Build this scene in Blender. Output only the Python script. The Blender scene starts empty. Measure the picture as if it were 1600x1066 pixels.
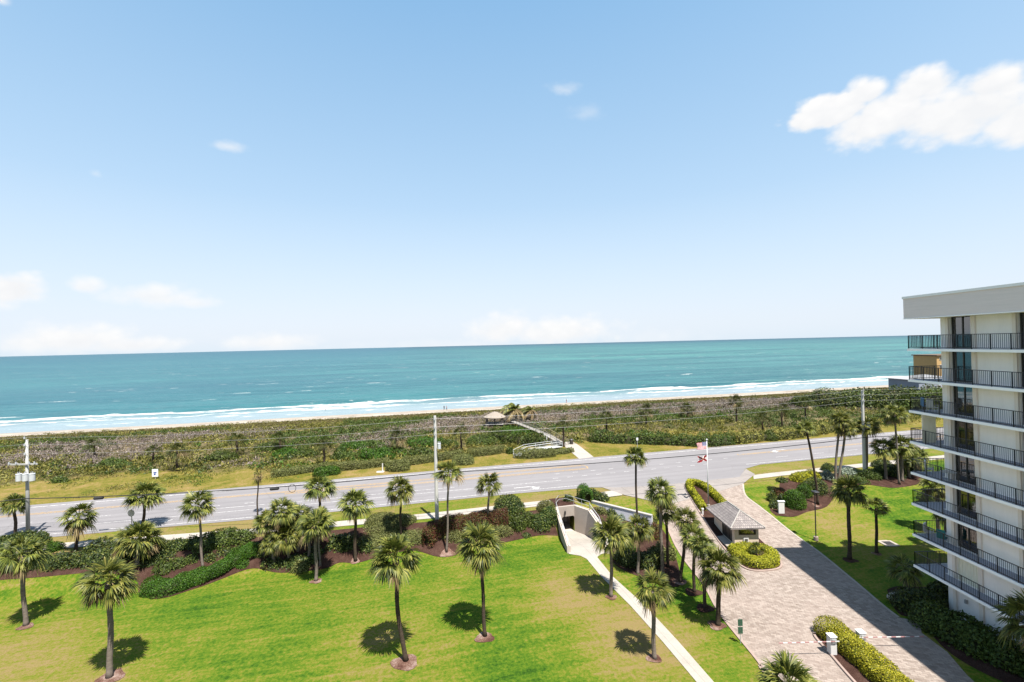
import bpy, bmesh, math, random
import numpy as np
from mathutils import Vector, Matrix
from mathutils.geometry import tessellate_polygon
rnd = random.Random(7)
PI = math.pi
S = bpy.context.scene
COL = S.collection

# ------------------------------------------------------------------ camera
FPX, CH = 711.0, 23.0
ROLL, PITCH = math.radians(1.33), math.radians(0.44)
def _axes():
    f = np.array([0, math.cos(PITCH), math.sin(PITCH)]); r0 = np.array([1., 0, 0]); u0 = np.cross(r0, f)
    return r0*math.cos(ROLL)-u0*math.sin(ROLL), r0*math.sin(ROLL)+u0*math.cos(ROLL), f
CR, CU, CF = _axes()
def ray(px, py): return CR*((px-800)/FPX) - CU*((py-533)/FPX) + CF
def un(px, py, z):
    d = ray(px, py); return np.array([0, 0, CH]) + d*((z-CH)/d[2])
def at_depth(px, py, Y):
    d = ray(px, py); return np.array([0, 0, CH]) + d*(Y/d[1])
cam = bpy.data.cameras.new('camera'); co = bpy.data.objects.new('camera', cam); COL.objects.link(co)
cam.sensor_width = 36; cam.lens = FPX/1600*36; cam.clip_end = 90000; cam.clip_start = 0.5
m = Matrix.Identity(4)
for i in range(3): m[i][0], m[i][1], m[i][2] = CR[i], CU[i], -CF[i]
m[2][3] = CH
co.matrix_world = m
S.camera = co

# ------------------------------------------------------------------ road frame
TH = math.radians(13.2); CT, ST = math.cos(TH), math.sin(TH); RY = 64.0
def xy2uv(x, y): return x*CT+(y-RY)*ST, -x*ST+(y-RY)*CT
def uv2xy(u, v): return u*CT-v*ST, RY+u*ST+v*CT
def sstep(t):
    t = np.clip(t, 0, 1); return t*t*(3-2*t)
SEA = -1.5
VZ = np.array([[-300, 2.2], [15, 2.2], [25, 2.3], [60, 2.4], [76, 1.55], [90, .5], [97, -.12], [101, -.6], [113.5, -1.3], [120, -1.9], [140, -2.8], [400, -9]])
def hz_uv(u, v):
    k = sstep((u-9)/9.0)
    a = -11.8*(1-k) + -20.0*k; b = -6.8*(1-k) + -4.0*k
    low = sstep((v-a)/(b-a))
    g = np.interp(v, VZ[:, 0], VZ[:, 1])
    und = 0.25*np.sin(u*.11+1)*np.sin(v*.09+u*.03)*sstep((v-24)/10)*sstep((95-v)/15)
    return g - 2.2*(1-low) + und
def hz(x, y):
    u, v = xy2uv(x, y); return hz_uv(u, v)
ZL = np.arange(4.0, -3.5, -0.03)
def G(px, py):
    """point of the terrain seen at that place of the view"""
    d = ray(px, py); t = (ZL-CH)/d[2]
    X, Y = d[0]*t, d[1]*t
    h = hz(X, Y); i = int(np.argmax(h >= ZL))
    return np.array([X[i], Y[i], float(hz(X[i], Y[i]))])

# ------------------------------------------------------------------ materials
class NT:
    def __init__(s, name):
        s.m = bpy.data.materials.new(name); s.m.use_nodes = True
        s.t = s.m.node_tree; s.t.nodes.clear(); s.out = s.n('ShaderNodeOutputMaterial')
    def n(s, typ, **kw):
        x = s.t.nodes.new(typ)
        for k, v in kw.items():
            if k.startswith('i_'): s.set(x.inputs[k[2:].replace('_', ' ')], v)
            else: setattr(x, k, v)
        return x
    def set(s, sock, v):
        if isinstance(v, bpy.types.NodeSocket): s.t.links.new(v, sock)
        else:
            if isinstance(v, (tuple, list)) and len(v) == 3 and sock.type == 'RGBA': v = (*v, 1)
            sock.default_value = v
    def obj(s): return s.n('ShaderNodeTexCoord').outputs['Object']
    def map(s, vec, scale=(1, 1, 1), loc=(0, 0, 0), rot=(0, 0, 0)):
        x = s.n('ShaderNodeMapping'); s.set(x.inputs['Vector'], vec)
        x.inputs['Scale'].default_value = scale; x.inputs['Location'].default_value = loc; x.inputs['Rotation'].default_value = rot
        return x.outputs[0]
    def noise(s, vec, scale, detail=4, rough=.55, dist=0):
        x = s.n('ShaderNodeTexNoise'); s.set(x.inputs['Vector'], vec)
        x.inputs['Scale'].default_value = scale; x.inputs['Detail'].default_value = detail
        x.inputs['Roughness'].default_value = rough; x.inputs['Distortion'].default_value = dist
        return x.outputs['Fac']
    def ramp(s, fac, stops, interp='LINEAR'):
        x = s.n('ShaderNodeValToRGB'); s.set(x.inputs[0], fac); r = x.color_ramp; r.interpolation = interp
        while len(r.elements) < len(stops): r.elements.new(.5)
        for e, (p, c) in zip(r.elements, stops):
            e.position = p; e.color = (*c, 1) if len(c) == 3 else c
        return x.outputs[0]
    def val(s, fac, stops): return s.ramp(fac, [(p, (c, c, c)) for p, c in stops])
    def mix(s, fac, a, b, mode='MIX'):
        x = s.n('ShaderNodeMix'); x.data_type = 'RGBA'; x.blend_type = mode
        s.set(x.inputs[0], fac); s.set(x.inputs[6], a); s.set(x.inputs[7], b); return x.outputs[2]
    def math(s, op, a, b=0.0, c=0.0, clamp=False):
        x = s.n('ShaderNodeMath'); x.operation = op; x.use_clamp = clamp
        s.set(x.inputs[0], a); s.set(x.inputs[1], b); s.set(x.inputs[2], c); return x.outputs[0]
    def mrange(s, v, a, b, c=0.0, d=1.0, smooth=False):
        x = s.n('ShaderNodeMapRange'); x.clamp = True
        if smooth: x.interpolation_type = 'SMOOTHSTEP'
        for i, q in enumerate((v, a, b, c, d)): s.set(x.inputs[i], q)
        return x.outputs[0]
    def bump(s, h, strength=.3, dist=.05):
        x = s.n('ShaderNodeBump'); s.set(x.inputs['Height'], h); x.inputs['Strength'].default_value = strength; x.inputs['Distance'].default_value = dist
        return x.outputs[0]
    def pbr(s, color, rough=.7, spec=.3, metal=0, normal=None, coat=0):
        if getattr(s, 'k', .79) != 1: color = s.mix(1.0, color, (getattr(s, 'k', .79),)*3, 'MULTIPLY')
        b = s.n('ShaderNodeBsdfPrincipled'); s.set(b.inputs['Base Color'], color); s.set(b.inputs['Roughness'], rough)
        s.set(b.inputs['Specular IOR Level'], spec); s.set(b.inputs['Metallic'], metal)
        if normal is not None: s.set(b.inputs['Normal'], normal)
        return b.outputs[0]
    def done(s, sh):
        s.t.links.new(sh, s.out.inputs['Surface']); return s.m

SHADED = ('cream stucco', 'cream stucco pilaster', 'white slab edge', 'grey board fascia', 'pale coping', 'cream storm shutter', 'grey balcony deck', 'pale curtain', 'dim room wall', 'beige painted concrete', 'grey block wall')
def simple(name, c, rough=.6, var=.18, scale=3.0, spec=.3, metal=0, bump=.1, stretch=(1, 1, 1)):
    t = NT(name); v = t.map(t.obj(), stretch); t.k = 1 if name in SHADED else .79
    n1 = t.noise(v, scale, 6, .65); n2 = t.noise(v, scale*11, 3)
    f = t.math('ADD', t.math('MULTIPLY', n1, .7), t.math('MULTIPLY', n2, .3))
    lo = tuple(x*(1-var) for x in c); hi = tuple(min(1, x*(1+var)) for x in c)
    col = t.ramp(f, [(.3, lo), (.7, hi)])
    return t.done(t.pbr(col, rough, spec, metal, t.bump(n2, bump, .02) if bump else None))

def leafmat(name, stops, rough=.5, transl=.25, spec=.35, objvar=.25):
    """leaf colours scattered leaf by leaf"""
    t = NT(name); g = t.n('ShaderNodeNewGeometry')
    r = g.outputs['Random Per Island']
    col = t.ramp(r, stops)
    clump = t.noise(t.obj(), .9, 3)
    oi = t.n('ShaderNodeObjectInfo').outputs['Random']
    hsv = t.n('ShaderNodeHueSaturation')
    t.set(hsv.inputs['Color'], col)
    t.set(hsv.inputs['Value'], t.math('ADD', t.mrange(clump, .3, .7, .78, 1.25), t.mrange(oi, 0, 1, -objvar*.5, objvar*.5)))
    t.set(hsv.inputs['Hue'], t.mrange(oi, 0, 1, .49, .51))
    c = hsv.outputs[0]
    b = t.pbr(c, rough, spec*.5)
    tr = t.n('ShaderNodeBsdfTranslucent'); t.set(tr.inputs[0], t.mix(.25, t.mix(1.0, c, (.79, .79, .79), 'MULTIPLY'), (.24, .28, .02)))
    mx = t.n('ShaderNodeMixShader'); mx.inputs[0].default_value = transl
    t.t.links.new(b, mx.inputs[1]); t.t.links.new(tr.outputs[0], mx.inputs[2])
    return t.done(mx.outputs[0])

M = {}
M['palm'] = leafmat('palm leaf', [(0, (.022, .034, .008)), (.3, (.056, .076, .015)), (.65, (.125, .142, .024)), (.9, (.20, .20, .042)), (1, (.27, .25, .065))], .5, .22, .4)
M['palm_dark'] = leafmat('dark dull palm leaf', [(0, (.012, .02, .006)), (.5, (.034, .046, .011)), (1, (.085, .09, .02))], .6, .15, .2)
M['palm_dry'] = leafmat('dry palm leaf', [(0, (.09, .06, .028)), (.5, (.17, .125, .06)), (1, (.30, .235, .125))], .7, .15, .2)
M['clipped'] = leafmat('clipped green leaf', [(0, (.014, .04, .005)), (.5, (.036, .095, .008)), (1, (.085, .165, .016))], .5, .25)
M['dark'] = leafmat('dark glossy leaf', [(0, (.012, .026, .008)), (.5, (.036, .060, .014)), (.85, (.085, .112, .022)), (1, (.18, .19, .04))], .5, .15, .4)
M['olive'] = leafmat('olive small leaf', [(0, (.06, .07, .02)), (.5, (.11, .12, .035)), (1, (.19, .19, .065))], .55, .2)
M['yellow'] = leafmat('golden leaf', [(0, (.09, .11, .008)), (.4, (.23, .235, .012)), (1, (.44, .40, .03))], .5, .25)
M['redtip'] = leafmat('red tipped leaf', [(0, (.05, .028, .012)), (.35, (.12, .038, .025)), (.6, (.15, .06, .03)), (.7, (.07, .08, .02)), (1, (.12, .12, .035))], .5, .2)
M['silver'] = leafmat('silvery leaf', [(0, (.1, .13, .09)), (.5, (.2, .25, .19)), (1, (.34, .38, .31))], .6, .15)
M['palmetto'] = leafmat('palmetto leaf', [(0, (.05, .055, .012)), (.45, (.125, .128, .024)), (1, (.28, .25, .06))], .5, .2)
M['seagrape'] = leafmat('sea grape leaf', [(0, (.02, .034, .008)), (.5, (.052, .082, .014)), (1, (.11, .14, .028))], .5, .2)
M['greytwig'] = leafmat('bare grey twig', [(0, (.12, .097, .082)), (.5, (.235, .195, .172)), (.8, (.37, .318, .29)), (.88, (.12, .115, .045)), (1, (.10, .12, .03))], .9, .05, .05)
M['dune'] = leafmat('dune ground cover leaf', [(0, (.068, .052, .026)), (.5, (.115, .09, .042)), (1, (.16, .15, .045))], .8, .1, .1)
M['core'] = simple('dark twig core', (.035, .036, .018), .9, .4, 5, .05)  # solid dark core standing in for twigs, blocks the view through the leaves
M['trunk_grey'] = simple('weathered palm bark', (.17, .14, .118), .9, .4, 2.2, .1, 0, .5, (1, 1, 5))
M['trunk_brown'] = simple('brown palm bark', (.062, .046, .034), .9, .5, 2.2, .1, 0, .5, (1, 1, 5))
M['white'] = simple('white paint', (.60, .59, .58), .5, .06, 1.5)
M['whitemetal'] = simple('white metal', (.55, .56, .56), .35, .05, 3)
M['galv'] = simple('galvanised metal', (.5, .51, .52), .4, .12, 4, .5, .4)
M['blackmetal'] = simple('black painted metal', (.022, .022, .024), .45, .2, 6, .4)
M['darkmetal'] = simple('dark bronze metal', (.05, .045, .04), .45, .2, 6, .4)
M['concrete'] = simple('pale concrete', (.32, .28, .245), .85, .12, .9, .2, 0, .2)
M['concrete2'] = simple('beige painted concrete', (.36, .31, .265), .85, .1, .7, .2, 0, .1)
M['kerb'] = simple('kerb concrete', (.29, .22, .19), .85, .16, 2.5, .2, 0, .2)
M['polewood'] = simple('grey pole', (.36, .355, .345), .85, .14, 2, .2, 0, .2, (6, 6, .4))
M['poleconc'] = simple('spun concrete pole', (.50, .49, .475), .8, .08, 2, .2, 0, .15, (4, 4, .3))
M['transformer'] = simple('grey transformer paint', (.48, .5, .52), .45, .1, 3)
M['wire'] = simple('aluminium wire', (.26, .26, .26), .5, .1, 3, .3, .2)
M['cable'] = simple('black cable', (.018, .018, .02), .6, .1, 3)
M['insul'] = simple('glazed insulator', (.35, .36, .38), .2, .1, 3, .6)
M['signgreen'] = simple('green sign face', (.03, .085, .05), .5, .1, 6)
M['signwhite'] = simple('white sign face', (.75, .76, .78), .45, .05, 6)
M['signblue'] = simple('blue sign print', (.04, .08, .3), .45, .05, 6)
M['yellowpaint'] = simple('yellow bollard paint', (.7, .5, .04), .5, .05, 6)
M['redpaint'] = simple('red stripe paint', (.34, .17, .17), .5, .05, 6)
M['stucco'] = simple('cream stucco', (.91, .845, .80), .85, .06, .9, .2, 0, .15, (1.5, 1.5, .18))
M['stucco2'] = simple('cream stucco pilaster', (.78, .69, .61), .85, .05, .8, .2, 0, .15)
M['slab'] = simple('white slab edge', (.90, .87, .85), .8, .05, 1.2, .2)
M['fascia'] = simple('grey board fascia', (.70, .60, .57), .85, .07, 1.4, .2, 0, .2, (1, .25, 5))
M['coping'] = simple('pale coping', (.80, .76, .74), .7, .05, 1.2)
M['deck'] = simple('grey balcony deck', (.33, .34, .40), .8, .1, 2)
M['curtain'] = simple('pale curtain', (.68, .60, .50), .9, .15, 2.5, .1, 0, .1, (1, 8, .2))
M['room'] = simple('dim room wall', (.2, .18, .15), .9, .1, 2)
M['plasticblue'] = simple('blue cushion fabric', (.12, .28, .50), .7, .1, 4)
M['plasticteal'] = simple('teal cushion fabric', (.03, .18, .18), .7, .1, 4)
M['shutter'] = simple('cream storm shutter', (.80, .76, .62), .6, .05, 2)
M['guardwall'] = simple('beige board wall', (.60, .49, .39), .8, .08, 2, .2, 0, .2, (6, 6, .4))
M['darkwin'] = simple('dark screened opening', (.03, .026, .022), .35, .2, 3, .5)
M['shake'] = simple('grey wood shakes', (.24, .215, .205), .9, .25, 4)
M['thatch'] = simple('dry palm thatch', (.26, .225, .19), .95, .3, 6, .05, 0, .6, (1, 1, 3))
M['greywood'] = simple('weathered grey wood', (.33, .315, .295), .85, .15, 3, .2, 0, .3)
M['oldwood'] = simple('old boardwalk timber', (.22, .205, .185), .9, .2, 3, .1, 0, .2)
M['wood'] = simple('dark wood post', (.12, .1, .085), .85, .2, 3)
M['housegrey'] = simple('blue grey siding', (.24, .265, .32), .8, .06, 2)
M['houseroof'] = simple('grey house roof', (.28, .285, .30), .8, .1, 2)
M['houseorange'] = simple('tan brown stucco', (.46, .30, .13), .85, .12, 1.2)
M['housebrown'] = simple('brown roof trim', (.12, .085, .06), .8, .1, 2)
M['skin'] = simple('skin', (.45, .28, .2), .6, .05, 4)
M['clothdark'] = simple('dark cloth', (.04, .045, .07), .9, .1, 4)
M['clothred'] = simple('red cloth', (.35, .06, .05), .9, .1, 4)
M['hair'] = simple('dark hair', (.03, .02, .015), .7, .1, 4)
M['rock'] = simple('pale rock', (.42, .36, .33), .9, .2, 4, .1, 0, .4)
M['iron'] = simple('cast iron grate', (.08, .075, .075), .6, .2, 8)
M['granite'] = simple('grey block wall', (.46, .46, .50), .85, .08, 1.5, .2, 0, .2)

def glassmat(name, tint):
    t = NT(name)
    gl = t.n('ShaderNodeBsdfGlossy'); t.set(gl.inputs['Color'], (.8, .82, .84)); gl.inputs['Roughness'].default_value = .03
    tr = t.n('ShaderNodeBsdfTransparent'); t.set(tr.inputs[0], tint)
    fr = t.n('ShaderNodeFresnel'); fr.inputs[0].default_value = 1.6
    mx = t.n('ShaderNodeMixShader'); t.set(mx.inputs[0], t.math('ADD', t.math('MULTIPLY', fr.outputs[0], 1.3), .13, clamp=True))
    t.t.links.new(tr.outputs[0], mx.inputs[1]); t.t.links.new(gl.outputs[0], mx.inputs[2])
    return t.done(mx.outputs[0])
M['glass'] = glassmat('tinted window glass', (.42, .38, .33))

def ground_mat():
    t = NT('ground'); p = t.obj(); sx = t.n('ShaderNodeSeparateXYZ'); t.set(sx.inputs[0], p); u, v = sx.outputs[0], sx.outputs[1]
    big = t.noise(p, .07, 3); mid = t.noise(p, .35, 5, .6); fine = t.noise(p, 3.6, 5, .75); vf = t.noise(p, 17, 2); blot = t.noise(p, 1.15, 4, .6)
    streak = t.noise(t.map(p, (.16, 1.35, 1), rot=(0, 0, .35)), 1.0, 4, .6, .6)
    # lawn
    dry = t.math('ADD', t.math('SUBTRACT', t.math('MULTIPLY', big, .95), .09), t.math('MULTIPLY', mid, .40))
    for (cu, cv, r, k) in ((-.5, -22, 9, .33), (-43, -22, 10, .32), (-14, -27, 8, .12), (1.5, -32, 8, .2), (-22, -36, 5, .22), (-34, -20, 5, .14), (5.5, -21, 3, .1), (8, -27, 6, .04), (-25, -33, 6, -.1), (-30, -17, 8, -.1), (0.5, -14, 4, -.22), (36, -15, 9, .16), (33, -22, 6, .08), (2.5, -30, 6, .12), (9, -25, 3, -.1)):
        d = t.n('ShaderNodeVectorMath'); d.operation = 'DISTANCE'; t.set(d.inputs[0], p); d.inputs[1].default_value = (cu, cv, 0)
        dry = t.math('ADD', dry, t.mrange(d.outputs['Value'], r, 0, 0, k, True))
    dry = t.math('ADD', dry, t.mrange(v, -7.5, -4.5, 0, .2))
    dry = t.math('ADD', dry, t.math('MULTIPLY', t.math('SUBTRACT', streak, .5), .62))
    dry = t.math('ADD', dry, t.math('ADD', t.math('MULTIPLY', t.math('SUBTRACT', fine, .5), 1.25), t.math('MULTIPLY', t.math('SUBTRACT', blot, .5), .30)))
    lawn = t.ramp(dry, [(.22, (.014, .048, .003)), (.40, (.044, .102, .005)), (.55, (.084, .134, .008)), (.69, (.148, .150, .018)), (.80, (.182, .152, .040)), (.92, (.215, .155, .065))])
    lawn = t.mix(t.mrange(vf, .3, .7, 0, .5), lawn, t.mix(.6, lawn, (.022, .05, .005)), 'MIX')
    # wild verge and scrub soil
    n3 = t.noise(p, .22, 5, .65)
    w = t.math('ADD', t.math('ADD', n3, t.math('MULTIPLY', t.math('SUBTRACT', t.noise(p, .8, 4, .7), .5), .6)), t.math('MULTIPLY', t.math('SUBTRACT', fine, .5), 1.2))
    verge = t.ramp(w, [(.25, (.055, .072, .008)), (.42, (.12, .112, .015)), (.58, (.170, .132, .034)), (.75, (.235, .160, .07))])
    soil = t.ramp(t.math('ADD', w, t.math('MULTIPLY', t.math('SUBTRACT', big, .5), .6)), [(.3, (.035, .04, .012)), (.5, (.085, .07, .03)), (.7, (.17, .13, .08))])
    dn = t.noise(t.map(p, (.25, 1, 1)), .35, 6, .65)
    dn = t.math('ADD', dn, t.math('MULTIPLY', t.math('SUBTRACT', fine, .5), .5))
    dune = t.ramp(dn, [(.3, (.05, .042, .02)), (.5, (.085, .068, .032)), (.62, (.085, .088, .025)), (.8, (.15, .125, .055))])
    sn = t.noise(t.map(p, (.12, 1, 1)), .9, 5, .65)
    sand = t.mix(t.mrange(t.noise(p, .25, 4), .3, .7), (.31, .27, .225), (.40, .355, .30))
    wr = t.math('MULTIPLY', t.mrange(v, 101, 107, 0, 1, True), t.mrange(v, 113.5, 110, 0, 1, True))
    sand = t.mix(t.math('MULTIPLY', wr, t.mrange(sn, .5, .6, 0, .85)), sand, (.06, .036, .026))
    sand = t.mix(t.mrange(v, 110, 114, 0, .65), sand, (.24, .205, .18))
    edge = t.math('MULTIPLY', t.math('SUBTRACT', t.noise(p, .09, 5, .6), .5), 26)
    e2 = t.math('MULTIPLY', t.math('SUBTRACT', t.noise(p, .12, 6, .7), .5), 26)
    c = t.mix(t.mrange(v, 9, 11), lawn, verge)
    vv = t.math('ADD', v, edge)
    c = t.mix(t.mrange(vv, 27, 31), c, soil)
    c = t.mix(t.mrange(vv, 74, 84), c, dune)
    c = t.mix(t.mrange(t.math('ADD', v, e2), 97.5, 99), c, sand)
    h = t.math('ADD', t.math('MULTIPLY', fine, .5), t.math('MULTIPLY', vf, .5))
    return t.done(t.pbr(c, .95, .1, 0, t.bump(h, .7, .12)))
M['ground'] = ground_mat()

def mulch_mat():
    t = NT('red brown mulch'); p = t.obj(); a = t.noise(p, 1.2, 4); b = t.noise(p, 14, 4, .7)
    c = t.ramp(t.math('ADD', t.math('MULTIPLY', a, .4), t.math('MULTIPLY', b, .6)), [(.3, (.022, .011, .009)), (.5, (.05, .026, .020)), (.7, (.105, .064, .05))])
    return t.done(t.pbr(c, .95, .05, 0, t.bump(b, .8, .08)))
M['mulch'] = mulch_mat()
def mulch2_mat():
    t = NT('washed out mulch'); p = t.obj(); a = t.noise(p, .9, 4); b = t.noise(p, 12, 4, .7)
    c = t.ramp(t.math('ADD', t.math('MULTIPLY', a, .6), t.math('MULTIPLY', b, .4)), [(.38, (.06, .026, .02)), (.5, (.14, .08, .06)), (.62, (.28, .21, .18))])
    return t.done(t.pbr(c, .95, .05, 0, t.bump(b, .8, .08)))
M['mulch2'] = mulch2_mat()

def road_mat():
    t = NT('worn asphalt'); p = t.obj(); sx = t.n('ShaderNodeSeparateXYZ'); t.set(sx.inputs[0], p); v = sx.outputs[1]
    a = t.noise(t.map(p, (.04, 1, 1)), .8, 5, .6); b = t.noise(p, 9, 4, .7); d = t.noise(p, .12, 4)
    f = t.math('ADD', t.math('MULTIPLY', a, .45), t.math('ADD', t.math('MULTIPLY', b, .3), t.math('MULTIPLY', d, .25)))
    c = t.ramp(f, [(.35, (.160, .152, .158)), (.5, (.195, .186, .192)), (.65, (.232, .222, .228))])
    wear = t.math('SINE', t.math('MULTIPLY', v, 3.4))
    c = t.mix(t.mrange(wear, .2, 1, 0, .22), c, (.145, .138, .142))
    cr = t.n('ShaderNodeTexVoronoi'); cr.feature = 'DISTANCE_TO_EDGE'; t.set(cr.inputs['Vector'], t.map(p, (.12, .3, 1))); cr.inputs['Scale'].default_value = .8
    c = t.mix(t.mrange(cr.outputs['Distance'], .0, .012, .35, 0), c, (.14, .13, .13))
    return t.done(t.pbr(c, .9, .15, 0, t.bump(b, .3, .02)))
M['road'] = road_mat()
def paint_mat(name, c):
    t = NT(name); p = t.obj(); b = t.noise(p, 3.5, 5, .7)
    col = t.mix(t.mrange(b, .42, .66), c, (.205, .195, .20))
    return t.done(t.pbr(col, .8, .15))
M['markwhite'] = paint_mat('worn white road paint', (.44, .43, .43))
M['markyellow'] = paint_mat('worn yellow road paint', (.40, .25, .085))
def paver_mat():
    t = NT('pink beige pavers'); p = t.obj()
    br = t.n('ShaderNodeTexBrick'); t.set(br.inputs['Vector'], t.map(p, (1, 1, 1), rot=(0, 0, .55)))
    br.inputs['Scale'].default_value = 1.0; br.inputs['Brick Width'].default_value = .42; br.inputs['Row Height'].default_value = .21
    br.inputs['Mortar Size'].default_value = .012; br.inputs['Color1'].default_value = (.165, .128, .106, 1); br.inputs['Color2'].default_value = (.315, .262, .226, 1)
    br.inputs['Mortar'].default_value = (.095, .078, .068, 1)
    a = t.noise(p, .25, 5, .6); b = t.noise(p, 2.6, 4, .7)
    c = t.mix(t.mrange(b, .35, .65, .0, .45), br.outputs['Color'], (.25, .206, .178))
    c = t.mix(t.mrange(a, .4, .7, 0, .5), c, (.275, .218, .19))
    b2 = t.noise(t.map(p, (1, .6, 1), rot=(0, 0, .3)), 3.4, 4, .75)
    c = t.mix(t.mrange(b2, .5, .68, 0, .4), c, (.37, .325, .288))
    c = t.mix(t.mrange(b2, .44, .3, 0, .35), c, (.125, .098, .086))
    return t.done(t.pbr(c, .85, .2, 0, t.bump(br.outputs['Fac'], .25, .01)))
M['paver'] = paver_mat()
def walk_mat(name, c, joint=1.5):
    t = NT(name); p = t.obj(); a = t.noise(p, .5, 5, .65); b = t.noise(p, 7, 4, .7)
    f = t.math('ADD', t.math('MULTIPLY', a, .6), t.math('MULTIPLY', b, .4))
    lo = tuple(x*.82 for x in c); hi = tuple(min(.85, x*1.1) for x in c)
    col = t.ramp(f, [(.32, lo), (.62, hi)])
    w = t.n('ShaderNodeTexWave'); w.wave_type = 'BANDS'; w.bands_direction = 'X'; t.set(w.inputs['Vector'], p); w.inputs['Scale'].default_value = .314/joint*1.0
    col = t.mix(t.mrange(w.outputs['Fac'], .0, .004, .5, 0), col, tuple(x*.45 for x in c))
    return t.done(t.pbr(col, .88, .2, 0, t.bump(b, .2, .01)))
M['sidewalk'] = walk_mat('pale sidewalk concrete', (.33, .30, .265))
M['apron'] = walk_mat('pinkish apron concrete', (.235, .21, .195), 3)

def sea_mat():
    t = NT('sea water'); p = t.obj(); sx = t.n('ShaderNodeSeparateXYZ'); t.set(sx.inputs[0], p); u, v = sx.outputs[0], sx.outputs[1]
    lg = t.math('LOGARITHM', t.math('MAXIMUM', v, 100), 10.0)
    patch = t.noise(t.map(p, (.0012, .0045, 1)), 1.0, 4, .55)
    patch2 = t.noise(t.map(p, (.004, .02, 1)), 1.0, 4, .6)
    lg2 = t.math('ADD', lg, t.math('MULTIPLY', t.math('SUBTRACT', patch, .5), 1.1))
    lg2 = t.math('ADD', lg2, t.mrange(u, -260, 380, .15, -.12))
    f = t.mrange(lg2, 2.0, 4.3)
    c = t.ramp(f, [(.05, (.085, .19, .185)), (.14, (.045, .145, .150)), (.30, (.054, .175, .165)), (.45, (.05, .16, .155)), (.62, (.026, .108, .12)), (.8, (.011, .052, .08)), (1, (.008, .034, .066))])
    c = t.mix(t.mrange(patch2, .36, .6, .75, 0), c, (.018, .065, .085))
    c = t.mix(t.mrange(u, -160, 260, .85, 0), c, t.mix(.72, c, (.030, .105, .145)))
    # darker random streaks drawn out along the shore
    rip = t.noise(t.map(p, (.05, .22, 1)), 1.0, 5, .7)
    rip2 = t.noise(t.map(p, (.02, .12, 1)), 1.0, 5, .75)
    c = t.mix(t.mrange(rip2, .40, .54, .75, 0), c, t.mix(.6, c, (.012, .06, .085)))
    # surf
    w1 = t.math('MULTIPLY', t.math('SUBTRACT', t.noise(t.map(p, (.012, 0, 0)), 1.0, 3), .5), 26)
    w2 = t.math('MULTIPLY', t.math('SUBTRACT', t.noise(t.map(p, (.07, .05, 0)), 1.0, 4, .6), .5), 9)
    vv = t.math('ADD', v, t.math('MULTIPLY', t.math('ADD', w1, w2), t.mrange(v, 113, 150, .12, 1)))
    k = t.mrange(vv, 110, 180)
    dens = t.val(k, [(0, .8), (.055, .62), (.08, .30), (.17, .25), (.2, .55), (.25, .28), (.33, .26), (.36, .75), (.42, .42), (.50, .34), (.53, .98), (.59, .78), (.615, .12), (.75, .06), (1, 0)])
    gate = t.noise(t.map(p, (.022, .01, 0), loc=(3, 0, 0)), 1.0, 3, .6)
    dens = t.math('ADD', dens, t.math('MULTIPLY', t.math('SUBTRACT', gate, .5), t.mrange(k, .3, .6, .5, 1.9)))
    fn = t.noise(t.map(p, (.16, .55, 1)), 1.0, 6, .72)
    foam = t.mrange(t.math('ADD', dens, t.math('MULTIPLY', t.math('SUBTRACT', fn, .5), 1.9)), .50, .74, 0, 1, True)
    foam = t.math('MULTIPLY', foam, t.mrange(vv, 172, 160))
    wash = t.mrange(vv, 155, 128, 0, .62)
    c = t.mix(wash, c, (.30, .34, .385))
    # whitecaps out at sea
    wc = t.noise(t.map(p, (.045, .16, 1), loc=(9, 4, 0)), 1.0, 4, .6); wg = t.noise(t.map(p, (.006, .012, 1)), 1.0, 2)
    cap = t.math('MULTIPLY', t.mrange(t.math('ADD', wc, t.math('MULTIPLY', wg, .16)), .755, .79), t.mrange(v, 2600, 700))
    foam = t.math('MAXIMUM', foam, t.math('MULTIPLY', cap, .8))
    c = t.mix(foam, c, (.44, .445, .45))
    h = t.math('ADD', t.noise(t.map(p, (.25, .6, 1)), 1.0, 5, .65), t.math('MULTIPLY', rip, 1.5))
    b = t.n('ShaderNodeBsdfPrincipled'); t.set(b.inputs['Base Color'], t.mix(1.0, c, (.80, .81, .78), 'MULTIPLY')); t.set(b.inputs['Roughness'], t.mrange(foam, 0, 1, .38, .9))
    b.inputs['IOR'].default_value = 1.33; b.inputs['Specular IOR Level'].default_value = .25
    t.set(b.inputs['Normal'], t.bump(h, .5, 1.2))
    return t.done(b.outputs[0])
M['sea'] = sea_mat()

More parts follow.
